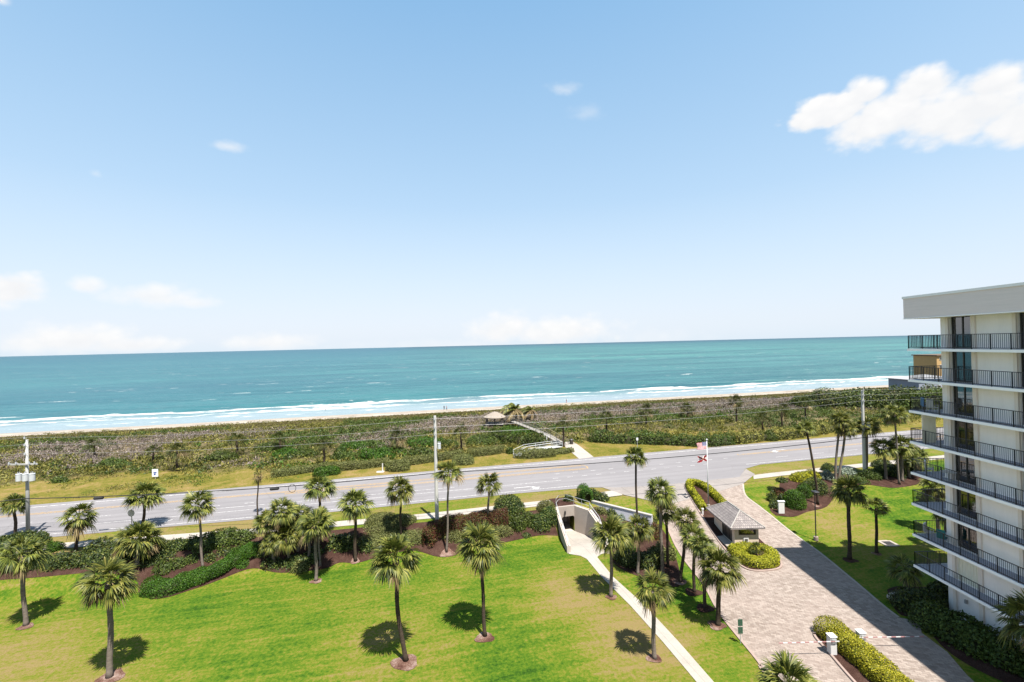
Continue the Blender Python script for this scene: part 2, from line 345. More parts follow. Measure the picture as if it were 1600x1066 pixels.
def shingle_mat():
    t = NT('grey wood shingles'); p = t.obj()
    br = t.n('ShaderNodeTexBrick'); 
    t.set(br.inputs['Vector'], t.map(t.n('ShaderNodeTexCoord').outputs['UV'], (1, 1, 1)))
    br.inputs['Scale'].default_value = 1.0; br.inputs['Brick Width'].default_value = .22; br.inputs['Row Height'].default_value = .3
    br.inputs['Mortar Size'].default_value = .02; br.inputs['Color1'].default_value = (.235, .205, .195, 1); br.inputs['Color2'].default_value = (.39, .345, .325, 1); br.inputs['Mortar'].default_value = (.1, .09, .09, 1)
    b = t.noise(p, 5, 4, .7)
    c = t.mix(t.mrange(b, .35, .65, 0, .55), br.outputs['Color'], (.16, .148, .152))
    return t.done(t.pbr(c, .9, .1, 0, t.bump(br.outputs['Fac'], .6, .03)))
M['shingle'] = shingle_mat()
def flag_mat():
    t = NT('striped flag cloth'); uv = t.n('ShaderNodeTexCoord').outputs['UV']
    sx = t.n('ShaderNodeSeparateXYZ'); t.set(sx.inputs[0], uv); a, b = sx.outputs[0], sx.outputs[1]
    st = t.math('MODULO', t.math('FLOOR', t.math('MULTIPLY', b, 13)), 2)
    c = t.mix(st, (.55, .03, .05), (.78, .76, .76))
    can = t.math('MULTIPLY', t.math('LESS_THAN', a, .4), t.math('GREATER_THAN', b, 6/13))
    vo = t.n('ShaderNodeTexVoronoi'); t.set(vo.inputs['Vector'], t.map(uv, (22, 17, 1))); vo.inputs['Scale'].default_value = 1.0; vo.inputs['Randomness'].default_value = .0
    star = t.math('LESS_THAN', vo.outputs['Distance'], .28)
    c = t.mix(can, c, t.mix(star, (.03, .04, .2), (.8, .8, .8)))
    return t.done(t.pbr(c, .8, .1))
M['flag'] = flag_mat()
def flag2_mat():
    t = NT('red and white flag cloth'); uv = t.n('ShaderNodeTexCoord').outputs['UV']
    sx = t.n('ShaderNodeSeparateXYZ'); t.set(sx.inputs[0], uv); a, b = sx.outputs[0], sx.outputs[1]
    d1 = t.math('ABSOLUTE', t.math('SUBTRACT', a, b)); d2 = t.math('ABSOLUTE', t.math('SUBTRACT', t.math('SUBTRACT', 1.0, a), b))
    dd = t.math('MINIMUM', d1, d2)
    c = t.mix(t.math('LESS_THAN', dd, .2), (.70, .62, .60), (.22, .015, .018))
    vm = t.n('ShaderNodeVectorMath'); vm.operation = 'DISTANCE'; t.set(vm.inputs[0], uv); vm.inputs[1].default_value = (.5, .5, 0)
    c = t.mix(t.math('LESS_THAN', vm.outputs['Value'], .2), c, (.30, .14, .07))
    return t.done(t.pbr(c, .8, .1))
M['flag2'] = flag2_mat()

# ------------------------------------------------------------------ object helpers
def tag(o, label=None, cat=None, group=None, kind=None):
    if label: o['label'] = label
    if cat: o['category'] = cat
    if group: o['group'] = group
    if kind: o['kind'] = kind
    return o
def empty(name, loc, label=None, cat=None, group=None, rz=0):
    o = bpy.data.objects.new(name, None); COL.objects.link(o); o.location = loc; o.rotation_euler = (0, 0, rz)
    o.empty_display_size = .2
    return tag(o, label, cat, group)
def link(name, me, parent=None, loc=(0, 0, 0)):
    o = bpy.data.objects.new(name, me); COL.objects.link(o); o.location = loc
    if parent is not None: o.parent = parent
    return o
class MB:
    """collects shapes in world coordinates, links them as one mesh"""
    def __init__(s): s.v = []; s.f = []; s.mi = []; s.uv = {}
    def add(s, vs, fs, mi=0, uvs=None):
        n = len(s.v); s.v += [tuple(map(float, p)) for p in vs]
        for k, f in enumerate(fs):
            if uvs: s.uv[len(s.f)] = uvs[k]
            s.f.append(tuple(i+n for i in f)); s.mi.append(mi)
        return s
    def box(s, c, d, rz=0, mi=0):
        cx, cy, cz = c; hx, hy, hh = d[0]/2, d[1]/2, d[2]/2; ca, sa = math.cos(rz), math.sin(rz)
        vs = []
        for z in (-hh, hh):
            for x, y in ((-hx, -hy), (hx, -hy), (hx, hy), (-hx, hy)):
                vs.append((cx+x*ca-y*sa, cy+x*sa+y*ca, cz+z))
        return s.add(vs, [(3, 2, 1, 0), (4, 5, 6, 7), (0, 1, 5, 4), (1, 2, 6, 5), (2, 3, 7, 6), (3, 0, 4, 7)], mi)
    def tube(s, pts, r, n=8, mi=0, cap=True, closed=False):
        pts = [Vector(p) for p in pts]; N = len(pts)
        rs = r if isinstance(r, (list, tuple)) else [r]*N
        vs = []; fs = []
        for i, p in enumerate(pts):
            a = pts[(i-1) % N] if (closed or i) else p; b = pts[(i+1) % N] if (closed or i < N-1) else p
            d = (b-a).normalized()
            x = d.cross(Vector((0, 0, 1))) if abs(d.z) < .95 else d.cross(Vector((0, 1, 0)))
            x.normalize(); y = x.cross(d).normalized()
            for k in range(n):
                w = 2*PI*k/n; vs.append(p+x*math.cos(w)*rs[i]+y*math.sin(w)*rs[i])
        M_ = N if closed else N-1
        for i in range(M_):
            for k in range(n):
                a = i*n+k; b = i*n+(k+1) % n; j = ((i+1) % N)*n
                fs.append((a, b, j+(k+1) % n, j+k))
        if cap and not closed:
            fs.append(tuple(range(n))[::-1]); fs.append(tuple((N-1)*n+k for k in range(n)))
        return s.add(vs, fs, mi)
    def cyl(s, p, r, h, n=12, mi=0, r2=None): return s.tube([p, (p[0], p[1], p[2]+h)], [r, r if r2 is None else r2], n, mi)
    def prism(s, poly, z0, z1, mi=0):
        """vertical prism; z0/z1 numbers or lists"""
        n = len(poly); a = z0 if isinstance(z0, (list, tuple)) else [z0]*n; b = z1 if isinstance(z1, (list, tuple)) else [z1]*n
        vs = [(p[0], p[1], a[i]) for i, p in enumerate(poly)]+[(p[0], p[1], b[i]) for i, p in enumerate(poly)]
        fs = [tuple(range(n))[::-1], tuple(range(n, 2*n))]+[(i, (i+1) % n, n+(i+1) % n, n+i) for i in range(n)]
        return s.add(vs, fs, mi)
    def wall(s, pts, th, z0, z1, mi=0):
        """strip wall along points, side by side; z0,z1 lists"""
        n = len(pts); P = [Vector((p[0], p[1], 0)) for p in pts]; vs = []
        for i in range(n):
            a = P[max(i-1, 0)]; b = P[min(i+1, n-1)]; d = (b-a).normalized(); nn = Vector((-d.y, d.x, 0))*th/2
            for sg, z in ((1, z0[i]), (-1, z0[i]), (-1, z1[i]), (1, z1[i])):
                q = P[i]+nn*sg; vs.append((q.x, q.y, z))
        fs = [(0, 1, 2, 3), tuple((n-1)*4+k for k in (3, 2, 1, 0))]
        for i in range(n-1):
            for k in range(4):
                a, b = i*4+k, i*4+(k+1) % 4; fs.append((a, a+4, b+4, b))
        return s.add(vs, fs, mi)
    def sphere(s, c, r, seg=10, rings=7, mi=0, sc=(1, 1, 1)):
        vs = []; fs = []
        for i in range(rings+1):
            a = PI*i/rings
            for k in range(seg):
                w = 2*PI*k/seg; vs.append((c[0]+r*sc[0]*math.sin(a)*math.cos(w), c[1]+r*sc[1]*math.sin(a)*math.sin(w), c[2]+r*sc[2]*math.cos(a)))
        for i in range(rings):
            for k in range(seg): fs.append((i*seg+k, (i+1)*seg+k, (i+1)*seg+(k+1) % seg, i*seg+(k+1) % seg))
        return s.add(vs, fs, mi)
    def build(s, name, mats, parent=None, origin=None, bevel=0, smooth=False):
        if not isinstance(mats, (list, tuple)): mats = [mats]
        if origin is None:
            if parent is not None:
                p = parent; origin = Vector((0, 0, 0))
                while p is not None: origin = origin+Vector(p.location); p = p.parent
            else:
                xs = np.array(s.v); origin = Vector(((xs[:, 0].min()+xs[:, 0].max())/2, (xs[:, 1].min()+xs[:, 1].max())/2, xs[:, 2].min()))
        o3 = Vector(origin)
        me = bpy.data.meshes.new(name); me.from_pydata([tuple(Vector(p)-o3) for p in s.v], [], s.f)
        for q in mats: me.materials.append(q)
        me.polygons.foreach_set('material_index', s.mi)
        if s.uv:
            L = me.uv_layers.new(name='UVMap')
            for fi, us in s.uv.items():
                for li, c in zip(me.polygons[fi].loop_indices, us): L.data[li].uv = c
        bm = bmesh.new(); bm.from_mesh(me); bmesh.ops.recalc_face_normals(bm, faces=bm.faces)
        if bevel: bmesh.ops.bevel(bm, geom=[e for e in bm.edges if len(e.link_faces) == 2 and e.calc_face_angle(0) > .5], offset=bevel, segments=1, affect='EDGES')
        bm.to_mesh(me); bm.free()
        if smooth: me.polygons.foreach_set('use_smooth', [True]*len(me.polygons))
        o = link(name, me, parent, (0, 0, 0) if parent is not None else o3)
        return o

def np_mesh(name, V, F, mats, mi=None, smooth=False):
    """V (n,3), F (m,3|4) arrays"""
    me = bpy.data.meshes.new(name); V = np.asarray(V, np.float32); F = np.asarray(F, np.int32); k = F.shape[1]
    me.vertices.add(len(V)); me.vertices.foreach_set('co', V.ravel())
    me.loops.add(F.size); me.loops.foreach_set('vertex_index', F.ravel())
    me.polygons.add(len(F)); me.polygons.foreach_set('loop_start', np.arange(len(F), dtype=np.int32)*k)
    me.polygons.foreach_set('loop_total', np.full(len(F), k, np.int32))
    for q in (mats if isinstance(mats, (list, tuple)) else [mats]): me.materials.append(q)
    if mi is not None: me.polygons.foreach_set('material_index', np.asarray(mi, np.int32))
    if smooth: me.polygons.foreach_set('use_smooth', np.ones(len(F), bool))
    me.update(calc_edges=True); me.validate()
    return me

def uvobj(name, me):
    o = bpy.data.objects.new(name, me); COL.objects.link(o); o.location = (0, RY, 0); o.rotation_euler = (0, 0, TH)
    return o
def catmull(P, n=6, closed=True):
    P = [np.array(p, float) for p in P]; N = len(P); out = []
    for i in range(N if closed else N-1):
        a = P[(i-1) % N] if closed or i else P[i]; b = P[i]; c = P[(i+1) % N]; d = P[(i+2) % N] if closed or i < N-2 else c
        for k in range(n):
            t = k/n; out.append(.5*((2*b)+(c-a)*t+(2*a-5*b+4*c-d)*t*t+(3*b-a-3*c+d)*t**3))
    if not closed: out.append(P[-1])
    return out
def drape(name, poly_uv, dz, mat, kind='structure', step=(1.0, .5), hfun=None):
    """a sheet laid over the terrain inside an outline given in road coordinates"""
    bm = bmesh.new(); vs = [bm.verts.new((p[0], p[1], 0)) for p in poly_uv]
    for tri in tessellate_polygon([[Vector((p[0], p[1], 0)) for p in poly_uv]]):
        if len(set(tri)) == 3 and abs((vs[tri[1]].co-vs[tri[0]].co).cross(vs[tri[2]].co-vs[tri[0]].co).z) > 1e-7:
            try: bm.faces.new([vs[i] for i in tri])
            except ValueError: pass
    A = np.array([[p[0], p[1]] for p in poly_uv]); lo, hi = A.min(0), A.max(0)
    for ax in (0, 1):
        for c in np.arange(math.ceil(lo[ax]/step[ax])*step[ax], hi[ax], step[ax]):
            no = (1, 0, 0) if ax == 0 else (0, 1, 0); pc = (c, 0, 0) if ax == 0 else (0, c, 0)
            bmesh.ops.bisect_plane(bm, geom=bm.verts[:]+bm.edges[:]+bm.faces[:], plane_co=pc, plane_no=no, dist=1e-4)
    f = hfun or hz_uv
    for v in bm.verts: v.co.z = float(f(v.co.x, v.co.y))+dz
    bmesh.ops.recalc_face_normals(bm, faces=bm.faces)
    for fc in bm.faces:
        if fc.normal.z < 0: fc.normal_flip()
        fc.smooth = True
    me = bpy.data.meshes.new(name); bm.to_mesh(me); bm.free(); me.materials.append(mat)
    o = uvobj(name, me); o['kind'] = kind
    return o
def Guv(pts): return [xy2uv(*G(*p)[:2]) for p in pts]

# ------------------------------------------------------------------ ground
A_ = un(869, 794, 2.3); B_ = un(899, 790.5, 2.3); C_ = un(921.5, 797.8, 2.3); D_ = un(936, 819, 1.45); E_ = un(951, 860, .25); L_ = un(889, 864, 0.0)
RAMP = [L_[:2], A_[:2], B_[:2], C_[:2], D_[:2], E_[:2]]
dT = np.array([-ST, CT])                      # into the tunnel
Ta, Tb = A_[:2]+(B_[:2]-A_[:2])*.22, B_[:2]-(B_[:2]-A_[:2])*.03
CARVE = [L_[:2], A_[:2], Ta-dT*.05, Ta+dT*3.2, Tb+dT*3.2, Tb-dT*.05, B_[:2], C_[:2], D_[:2], E_[:2]]
_c = np.array(CARVE); CUV = []
for i_ in range(len(_c)):
    e1 = _c[i_]-_c[i_-1]; e2 = _c[(i_+1) % len(_c)]-_c[i_]; n1_ = np.array([-e1[1], e1[0]])/np.linalg.norm(e1); n2_ = np.array([-e2[1], e2[0]])/np.linalg.norm(e2)
    CUV.append(xy2uv(*(_c[i_]+(n1_+n2_)*.09)))
CUV = np.array(CUV)
def inpoly(P, u, v):
    r = np.zeros(np.broadcast(u, v).shape, bool); n = len(P); j = n-1
    for i in range(n):
        xi, yi = P[i]; xj, yj = P[j]
        c = ((yi > v) != (yj > v)) & (u < (xj-xi)*(v-yi)/(yj-yi+1e-12)+xi); r ^= c; j = i
    return r
TUNV = xy2uv(*Ta)[1]
def floor_z(v): return -0.85*sstep((v-(-14.5))/5.0)
def gmesh():
    U = np.unique(np.concatenate([np.arange(-900, -150, 30), np.arange(-150, 260, 5), np.arange(-62, 70, 1), np.arange(-1, 14, .2), np.arange(260, 1100, 40)]).round(3))
    Vv = np.unique(np.concatenate([np.arange(-110, -45, 4), np.arange(-45, 16, .5), np.arange(-18, -4, .2), np.arange(16, 125, 2), np.arange(125, 420, 30)]).round(3))
    g, h = np.meshgrid(U, Vv); z = hz_uv(g, h)
    z = np.where(inpoly(CUV, g, h), floor_z(h)-.2, z)
    V = np.stack([g, h, z], -1).reshape(-1, 3); nu, nv = len(U), len(Vv)
    i = (np.arange(nv-1)[:, None]*nu+np.arange(nu-1)[None]).ravel()
    return np_mesh('ground', V, np.stack([i, i+1, i+nu+1, i+nu], 1), M['ground'], smooth=False)
tag(uvobj('ground', gmesh()), kind='structure')

# sea: fine rolling surface by the shore, wide sheet to the horizon
def seamesh():
    U = np.unique(np.concatenate([np.linspace(-60000, -2500, 18), np.linspace(-2500, -400, 24), np.arange(-400, 520, 1.8), np.linspace(520, 3000, 26), np.linspace(3000, 60000, 18)]))
    Vv = np.unique(np.concatenate([np.arange(111, 190, .6), np.arange(190, 300, 2.5), np.linspace(300, 1200, 30), np.geomspace(1200, 50000, 16)]))
    g, h = np.meshgrid(U, Vv)
    z = np.full_like(g, 0.0)
    rs = np.random.RandomState(3)
    for (vc, wd, am) in ((152, 2.6, .85), (139.5, 2.0, .5), (127, 1.6, .3), (166, 4.0, .45), (181, 5, .3)):
        ph = rs.rand(6)*6.3
        wob = 5*np.sin(g*.021+ph[0])+2.5*np.sin(g*.063+ph[1])+.9*np.sin(g*.17+ph[2])
        mod = np.clip(.55+.55*np.sin(g*.028+ph[3])+.35*np.sin(g*.081+ph[4]), 0, 1.4)
        d = h-vc-wob*np.clip((h-113)/37, .1, 1); z += am*mod*np.where(d > 0, np.exp(-(d/wd/1.6)**2), np.exp(-(d/wd/.6)**2))
    for a, l, an in ((.10, 14, .2), (.07, 8, -.3), (.05, 5, .5)):
        z += a*np.sin((h*math.cos(an)+g*math.sin(an))*2*PI/l+g*.01)*np.clip((h-116)/30, 0, 1)*np.clip((300-h)/60, 0, 1)
    V = np.stack([g, h, z+SEA], -1).reshape(-1, 3); nu, nv = len(U), len(Vv)
    i = (np.arange(nv-1)[:, None]*nu+np.arange(nu-1)[None]).ravel()
    return np_mesh('sea', V, np.stack([i, i+1, i+nu+1, i+nu], 1), M['sea'], smooth=True)
tag(uvobj('sea', seamesh()), kind='structure')

# road and its paint
NEAR = [(-260, 1.2), (-75, 1.2), (-45, .3), (-30, -.4), (0, -.4), (11, -1.0), (14, -2.2), (20, -3.2), (34, -3.2), (38, .4), (42, 1.8), (60, 1.6), (130, 1.0), (300, .6)]
def road_poly():
    return NEAR+[(300, 14.9), (-260, 14.9)]
drape('road', road_poly(), .03, M['road'], step=(8, 4))
def strip(name, pts, w, mat, dz=.042, dash=None):
    mb = MB()
    P = catmull(pts, 6, False) if len(pts) > 2 else [np.array(p, float) for p in pts]
    segs = []
    if dash:
        on, off = dash; L = math.hypot(pts[-1][0]-pts[0][0], pts[-1][1]-pts[0][1]); s = 0
        while s+on < L:
            a = np.array(pts[0])+(np.array(pts[-1])-np.array(pts[0]))*s/L; b = np.array(pts[0])+(np.array(pts[-1])-np.array(pts[0]))*(s+on)/L
            segs.append((a, b)); s += on+off
    else: segs = list(zip(P[:-1], P[1:]))
    for a, b in segs:
        d = (b-a)/np.linalg.norm(b-a); n = np.array([-d[1], d[0]])*w/2
        q = [a+n, a-n, b-n, b+n]; mb.add([(p[0], p[1], float(hz_uv(p[0], p[1]))+dz) for p in q], [(0, 1, 2, 3)])
    me = bpy.data.meshes.new(name); me.from_pydata(mb.v, [], mb.f); me.materials.append(mat)
    o = uvobj(name, me); o['kind'] = 'structure'; return o
W, Yl = M['markwhite'], M['markyellow']
strip('road_edge_line', [(-260, 13.6), (300, 13.6)], .28, W)
strip('road_edge_line', [(-260, 1.9), (-75, 1.8), (-45, 1.0), (-30, .5), (0, .5), (10, .3)], .2, W)
strip('road_edge_line', [(40, 2.6), (60, 2.3), (130, 1.8), (300, 1.4)], .2, W)
for d in (0, .42):
    strip('road_centre_line', [(-260, 10.6+d), (-60, 10.2+d), (-20, 10.0+d), (14, 10.2+d)], .2, Yl)
    strip('road_centre_line', [(-32, 9.6-d), (-10, 8.8-d), (14, 8.5-d)], .2, Yl)
    strip('road_centre_line', [(44, 8.1+d), (300, 8.1+d)], .2, Yl)
strip('road_centre_line', [(14.2, 8.2), (14.6, 9.4), (14.2, 10.6)], .25, Yl)
strip('road_centre_line', [(43.6, 8.0), (43.2, 8.4), (43.6, 8.8)], .2, Yl)
strip('road_lane_line', [(-52, 3.9), (-30, 3.6), (8, 3.5)], .16, W)
strip('road_lane_line', [(-40, 5.4), (-30, 5.2), (-8, 5.0)], .16, W)
strip('road_lane_line', [(-110, 5.0), (-54, 4.6)], .18, W, dash=(2.6, 4.5))
strip('road_lane_line', [(-70, 7.0), (-30, 6.5)], .16, W, dash=(1.2, 3.0))
strip('road_lane_line', [(7, 4.7), (36, 4.7)], .16, W, dash=(.9, 1.5))
strip('road_lane_line', [(8, 6.9), (40, 6.9)], .16, W, dash=(.9, 2.2))
strip('road_lane_line', [(48, 4.9), (140, 4.6)], .16, W, dash=(2.6, 5))
def arrow(u, v, s=1, fl=1):
    pts = [(-2.2, -.15), (0, -.15), (.7, .1), (1.05, .65), (1.6, .5), (1.05, 1.7), (-.1, .95), (.5, .8), (.25, .4), (-.2, .22), (-2.2, .22)]
    mb = MB(); mb.add([(u+p[0]*s*fl, v-p[1]*s*.85, float(hz_uv(u, v))+.044) for p in pts], [tuple(range(len(pts)))])
    me = bpy.data.meshes.new('road_arrow'); me.from_pydata(mb.v, [], mb.f); me.materials.append(W); o = uvobj('road_arrow', me); o['kind'] = 'structure'
for (px, py, fl) in ((252, 812, 1), (826, 761, 1), (1211, 704, -1)):
    u, v = xy2uv(*un(px, py, 2.2)[:2]); arrow(u, v, 1.0, fl)

# pavements, drive, walkway
drape('pavement', [(-200, -2.6), (-75, -2.6), (-50, -3.5), (-31, -5.2), (-12, -6.3), (3.2, -6.1), (4.0, -6.0), (4.0, -4.3), (-13, -4.5), (-31, -3.6), (-50, -1.8), (-75, -.9), (-200, -.9)], .045, M['sidewalk'], step=(3, .5))
drape('pavement', [(9.2, -5.6), (13.5, -5.4), (14.8, -4.0), (14.2, -3.0), (9.2, -3.8)], .045, M['sidewalk'])
drape('pavement', [(35.2, -4.6), (40, -4.4), (130, -4.6), (130, -2.8), (40, -2.7), (36.6, -2.9)], .05, M['sidewalk'], step=(3, .5))
RIGHT = [(1161, 757), (1165, 775), (1188, 793), (1215, 815), (1268, 855), (1330, 905), (1378, 946), (1404, 966)]
LEFT = [(1022, 782), (1028, 800), (1046, 832), (1069, 875), (1100, 915), (1125, 960), (1185, 1035)]
ru = Guv(RIGHT); lu = Guv(LEFT)
apron = [(12.2, -1.0), (14.0, -5.6), (17, -8.2), (19.5, -8.8), (26, -7.6), ru[0], (37.2, -2.6), (38.0, .3), (34, -3.1), (20, -3.1), (14, -2.1)]
drape('apron', apron, .05, M['apron'])
w2 = lambda x, y: xy2uv(x, y)
dpoly = lu+[w2(16.8, 30.0), w2(17.2, 10), w2(17.2, -20), w2(27, -20), w2(28.3, 10), w2(29.6, 28), w2(30.1, 30.8)]+Guv([(1480, 1020), (1440, 990), (1437, 972)])+ru[::-1]+[(26, -7.6), (19.5, -8.8)]
drape('driveway', dpoly, .04, M['paver'])
strip('driveway_kerb', ru, .22, M['concrete'], .07)
strip('driveway_kerb', lu[1:]+[w2(16.8, 30), w2(17.2, 10)], .2, M['kerb'], .07)
wl = [un(887.5, 861, 0), un(889, 866, 0), un(907, 869, 0), un(917, 874, 0), un(940, 902, 0), un(985, 947, 0), un(1035, 1003, 0), un(1088, 1066, 0)]
wr_ = [un(1115, 1066, 0), un(1060, 1003, 0), un(1008, 947, 0), un(958, 902, 0), un(933, 871, 0), un(939, 866.5, 0), un(953, 863, 0), un(951.5, 859, 0)]
wp = [w2(*p[:2]) for p in wl]+[w2(12.5, 20), w2(12.6, 5), w2(13.6, 5), w2(13.6, 20)]+[w2(*p[:2]) for p in wr_]
drape('footpath', wp, .04, M['sidewalk'])
bp = [xy2uv(*un(x, y, 2.25)[:2]) for x, y in ((905, 717), (928, 714.5), (905, 697), (893, 690), (880, 692), (884, 700))]
drape('footpath', bp, .05, M['sidewalk'])

# planting beds (mulch)
def bed(front_px, back_uv=(), smooth=True, mat='mulch'):
    P = Guv(front_px)
    if smooth: P = [tuple(p) for p in catmull(P, 5, False)]
    drape('mulch_bed', P+list(back_uv), .03, M[mat], 'stuff')
bed([(-60, 915), (0, 907), (60, 903), (130, 896), (160, 894), (212, 908), (216, 926), (236, 936), (262, 934), (300, 922), (345, 906), (395, 889), (440, 896), (505, 890), (530, 880), (560, 880), (600, 868), (650, 862), (690, 871), (712, 868), (730, 852), (780, 850), (840, 838), (872, 838)], [(3.0, -7.2), (-12, -7.2), (-31, -6.2), (-50, -4.6), (-75, -3.6)])
bed([(935, 815), (926, 794), (960, 797), (1015, 812), (1046, 846), (1064, 905), (1052, 918), (1030, 906), (1000, 902), (962, 884), (953, 862)])
bed([(1212, 806), (1203, 795), (1216, 775), (1226, 748), (1290, 742), (1350, 737), (1420, 741), (1450, 752), (1400, 763), (1350, 758), (1312, 768), (1292, 792), (1262, 800), (1240, 808), (1212, 806)])
bed([(1386, 922), (1410, 917), (1490, 930), (1640, 1040), (1640, 1090), (1562, 1064), (1500, 1032), (1462, 1000), (1444, 966), (1408, 962), (1390, 940)], mat='mulch')
def ring(px, py, r, mat='mulch2'):
    c = G(px, py); P = []
    for k in range(16):
        a = 2*PI*k/16; q = r*.85*(1+.14*math.sin(3*a+px)+.1*rnd.uniform(-1, 1)); P.append(xy2uv(c[0]+q*math.cos(a)*1.1, c[1]+q*math.sin(a)*.95))
    drape('mulch_bed', P, .035, M[mat], 'stuff')
for q in ((40, 980, .65), (172, 1059, .95), (633, 1036, 1.05), (757, 997, .8), (494, 909, .6), (555, 877, .5), (955, 934, .55), (1022, 1030, .6), (1328, 876, .75, 'mulch'), (1062, 910, .7), (1083, 926, .8, 'mulch'), (1102, 951, .8, 'mulch'), (1120, 978, .75), (1370, 866, .5), (700, 866, .9), (1277, 790, .6)): ring(*q)

# ------------------------------------------------------------------ foliage
def nrm(a): return a/np.maximum(np.linalg.norm(a, axis=1, keepdims=True), 1e-9)
def leaves(P, N, size, rs, tilt=.6, aspect=.55, up=0.0):
    n = len(P); N2 = nrm(N+tilt*rs.normal(size=(n, 3))); r = rs.normal(size=(n, 3)); r[:, 2] += up
    T = nrm(r-(r*N2).sum(1, keepdims=True)*N2); B = np.cross(N2, T)
    l = (size*(.65+.7*rs.rand(n)))[:, None]; w = l*aspect*.5
    V = np.stack([P, P+T*l*.5+B*w, P+T*l, P+T*l*.5-B*w], 1).reshape(-1, 3)
    return V, np.arange(4*n).reshape(n, 4)
def lump(d, rs, k=5, f=3.0):
    s = np.zeros(len(d))
    for _ in range(k):
        w = rs.normal(size=3)*f; s += np.sin(d@w+rs.rand()*6.3)
    return s/k
ICO = None
def icos():
    global ICO
    if ICO is None:
        bm = bmesh.new(); bmesh.ops.create_icosphere(bm, subdivisions=2, radius=1); bm.verts.index_update()
        ICO = (np.array([v.co[:] for v in bm.verts]), np.array([[v.index for v in f.verts] for f in bm.faces])); bm.free()
    return ICO
def sup(d, p): return (np.abs(d)**p).sum(1)**(-1/p)
def blob_leaves(blobs, size, rs, p=2.0, rough=.14, dens=3.0, tilt=.6, aspect=.55, up=0.0, inner=.72):
    """blobs: (x,y,z,rx,ry,rz) domes; returns leaf arrays and core arrays"""
    VV, FF, CV, CF_ = [], [], [], []; nv = 0; nc = 0
    for (x, y, z, rx, ry, rz) in blobs:
        area = 2*PI*((rx*ry)**1.6/3+(rx*rz)**1.6/3+(ry*rz)**1.6/3)**(1/1.6)*1.25
        n = int(max(60, area*dens/(size*size*aspect)))
        d = nrm(rs.normal(size=(n, 3))); d[:, 2] = np.where(d[:, 2] < -.15, -d[:, 2], d[:, 2])
        st = rs.get_state(); lr = np.random.RandomState(rs.randint(1 << 30)); seed = lr.randint(1 << 30)
        L = 1+rough*lump(d, np.random.RandomState(seed))*1.6
        r = (sup(d, p)*L*(inner+(1.03-inner)*rs.rand(n)**.5))[:, None]
        R3 = np.array([rx, ry, rz]); P = d*r*R3+np.array([x, y, z]); N = nrm(d/R3)
        v, f = leaves(P, N, size, rs, tilt, aspect, up); VV.append(v); FF.append(f+nv); nv += len(v)
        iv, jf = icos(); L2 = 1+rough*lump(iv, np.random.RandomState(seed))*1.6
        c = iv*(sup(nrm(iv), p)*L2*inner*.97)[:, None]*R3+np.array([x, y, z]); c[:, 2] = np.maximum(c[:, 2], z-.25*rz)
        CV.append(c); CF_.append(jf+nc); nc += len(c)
    return np.concatenate(VV), np.concatenate(FF), np.concatenate(CV), np.concatenate(CF_)
def mesh_lc(name, V, F, CV, CF_, lm, loc, extra=None):
    """leaf quads + core triangles in one mesh"""
    F3 = np.concatenate([F[:, [0, 1, 2]], F[:, [0, 2, 3]]]) if False else F
    nV = len(V); c4 = np.concatenate([CF_, CF_[:, :1]], 1)
    me = bpy.data.meshes.new(name)
    allV = np.concatenate([V, CV]).astype(np.float32)-np.array(loc, np.float32)
    loops = np.concatenate([F3.ravel(), (CF_+nV).ravel()]).astype(np.int32)
    nl, nt = len(F3), len(CF_)
    start = np.concatenate([np.arange(nl)*4, nl*4+np.arange(nt)*3]).astype(np.int32); tot = np.concatenate([np.full(nl, 4), np.full(nt, 3)]).astype(np.int32)
    me.vertices.add(len(allV)); me.vertices.foreach_set('co', allV.ravel()); me.loops.add(len(loops)); me.loops.foreach_set('vertex_index', loops)
    me.polygons.add(nl+nt); me.polygons.foreach_set('loop_start', start); me.polygons.foreach_set('loop_total', tot)
    mi = np.concatenate([np.zeros(nl), np.ones(nt)]).astype(np.int32)
    if extra is not None: mi[:nl] = extra
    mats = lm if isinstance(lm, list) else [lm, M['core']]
    for q in mats: me.materials.append(q)
    me.polygons.foreach_set('material_index', mi); me.update(calc_edges=True)
    return me
SEED = [100]
def shrub(name, label, cat, blobs, mat, size=.16, p=2.0, group=None, **kw):
    SEED[0] += 1; rs = np.random.RandomState(SEED[0])
    loc = (blobs[0][0], blobs[0][1], blobs[0][2])
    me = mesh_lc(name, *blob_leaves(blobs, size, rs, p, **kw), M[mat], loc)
    o = link(name, me, None, loc); return tag(o, label, cat, group)
def bush_at(px, py, wpx, h, dr=.8, lift=0.0, base=None):
    """dome standing where its foot is seen at (px, py); wpx is its width in the photo"""
    g = G(px, py) if base is None else un(px, py, base); r = wpx/2*g[1]/FPX
    return (g[0]*(1+r*dr/g[1]), g[1]+r*dr, g[2]+lift, r, r*dr, h)
def hedge_blobs(path_px, w, h, zoff=0.0, step=.55, jit=.06):
    P = [G(*q) for q in path_px]; out = []
    for a, b in zip(P[:-1], P[1:]):
        L = np.linalg.norm(b[:2]-a[:2]); n = max(1, int(L/(w*step)))
        for k in range(n+(1 if b is P[-1] else 0)):
            q = a+(b-a)*k/n; j = 1+rnd.uniform(-jit, jit)
            out.append((q[0], q[1], float(hz(q[0], q[1]))+zoff, w/2*j, w/2*j, h*(1+rnd.uniform(-jit, jit))))
    return out
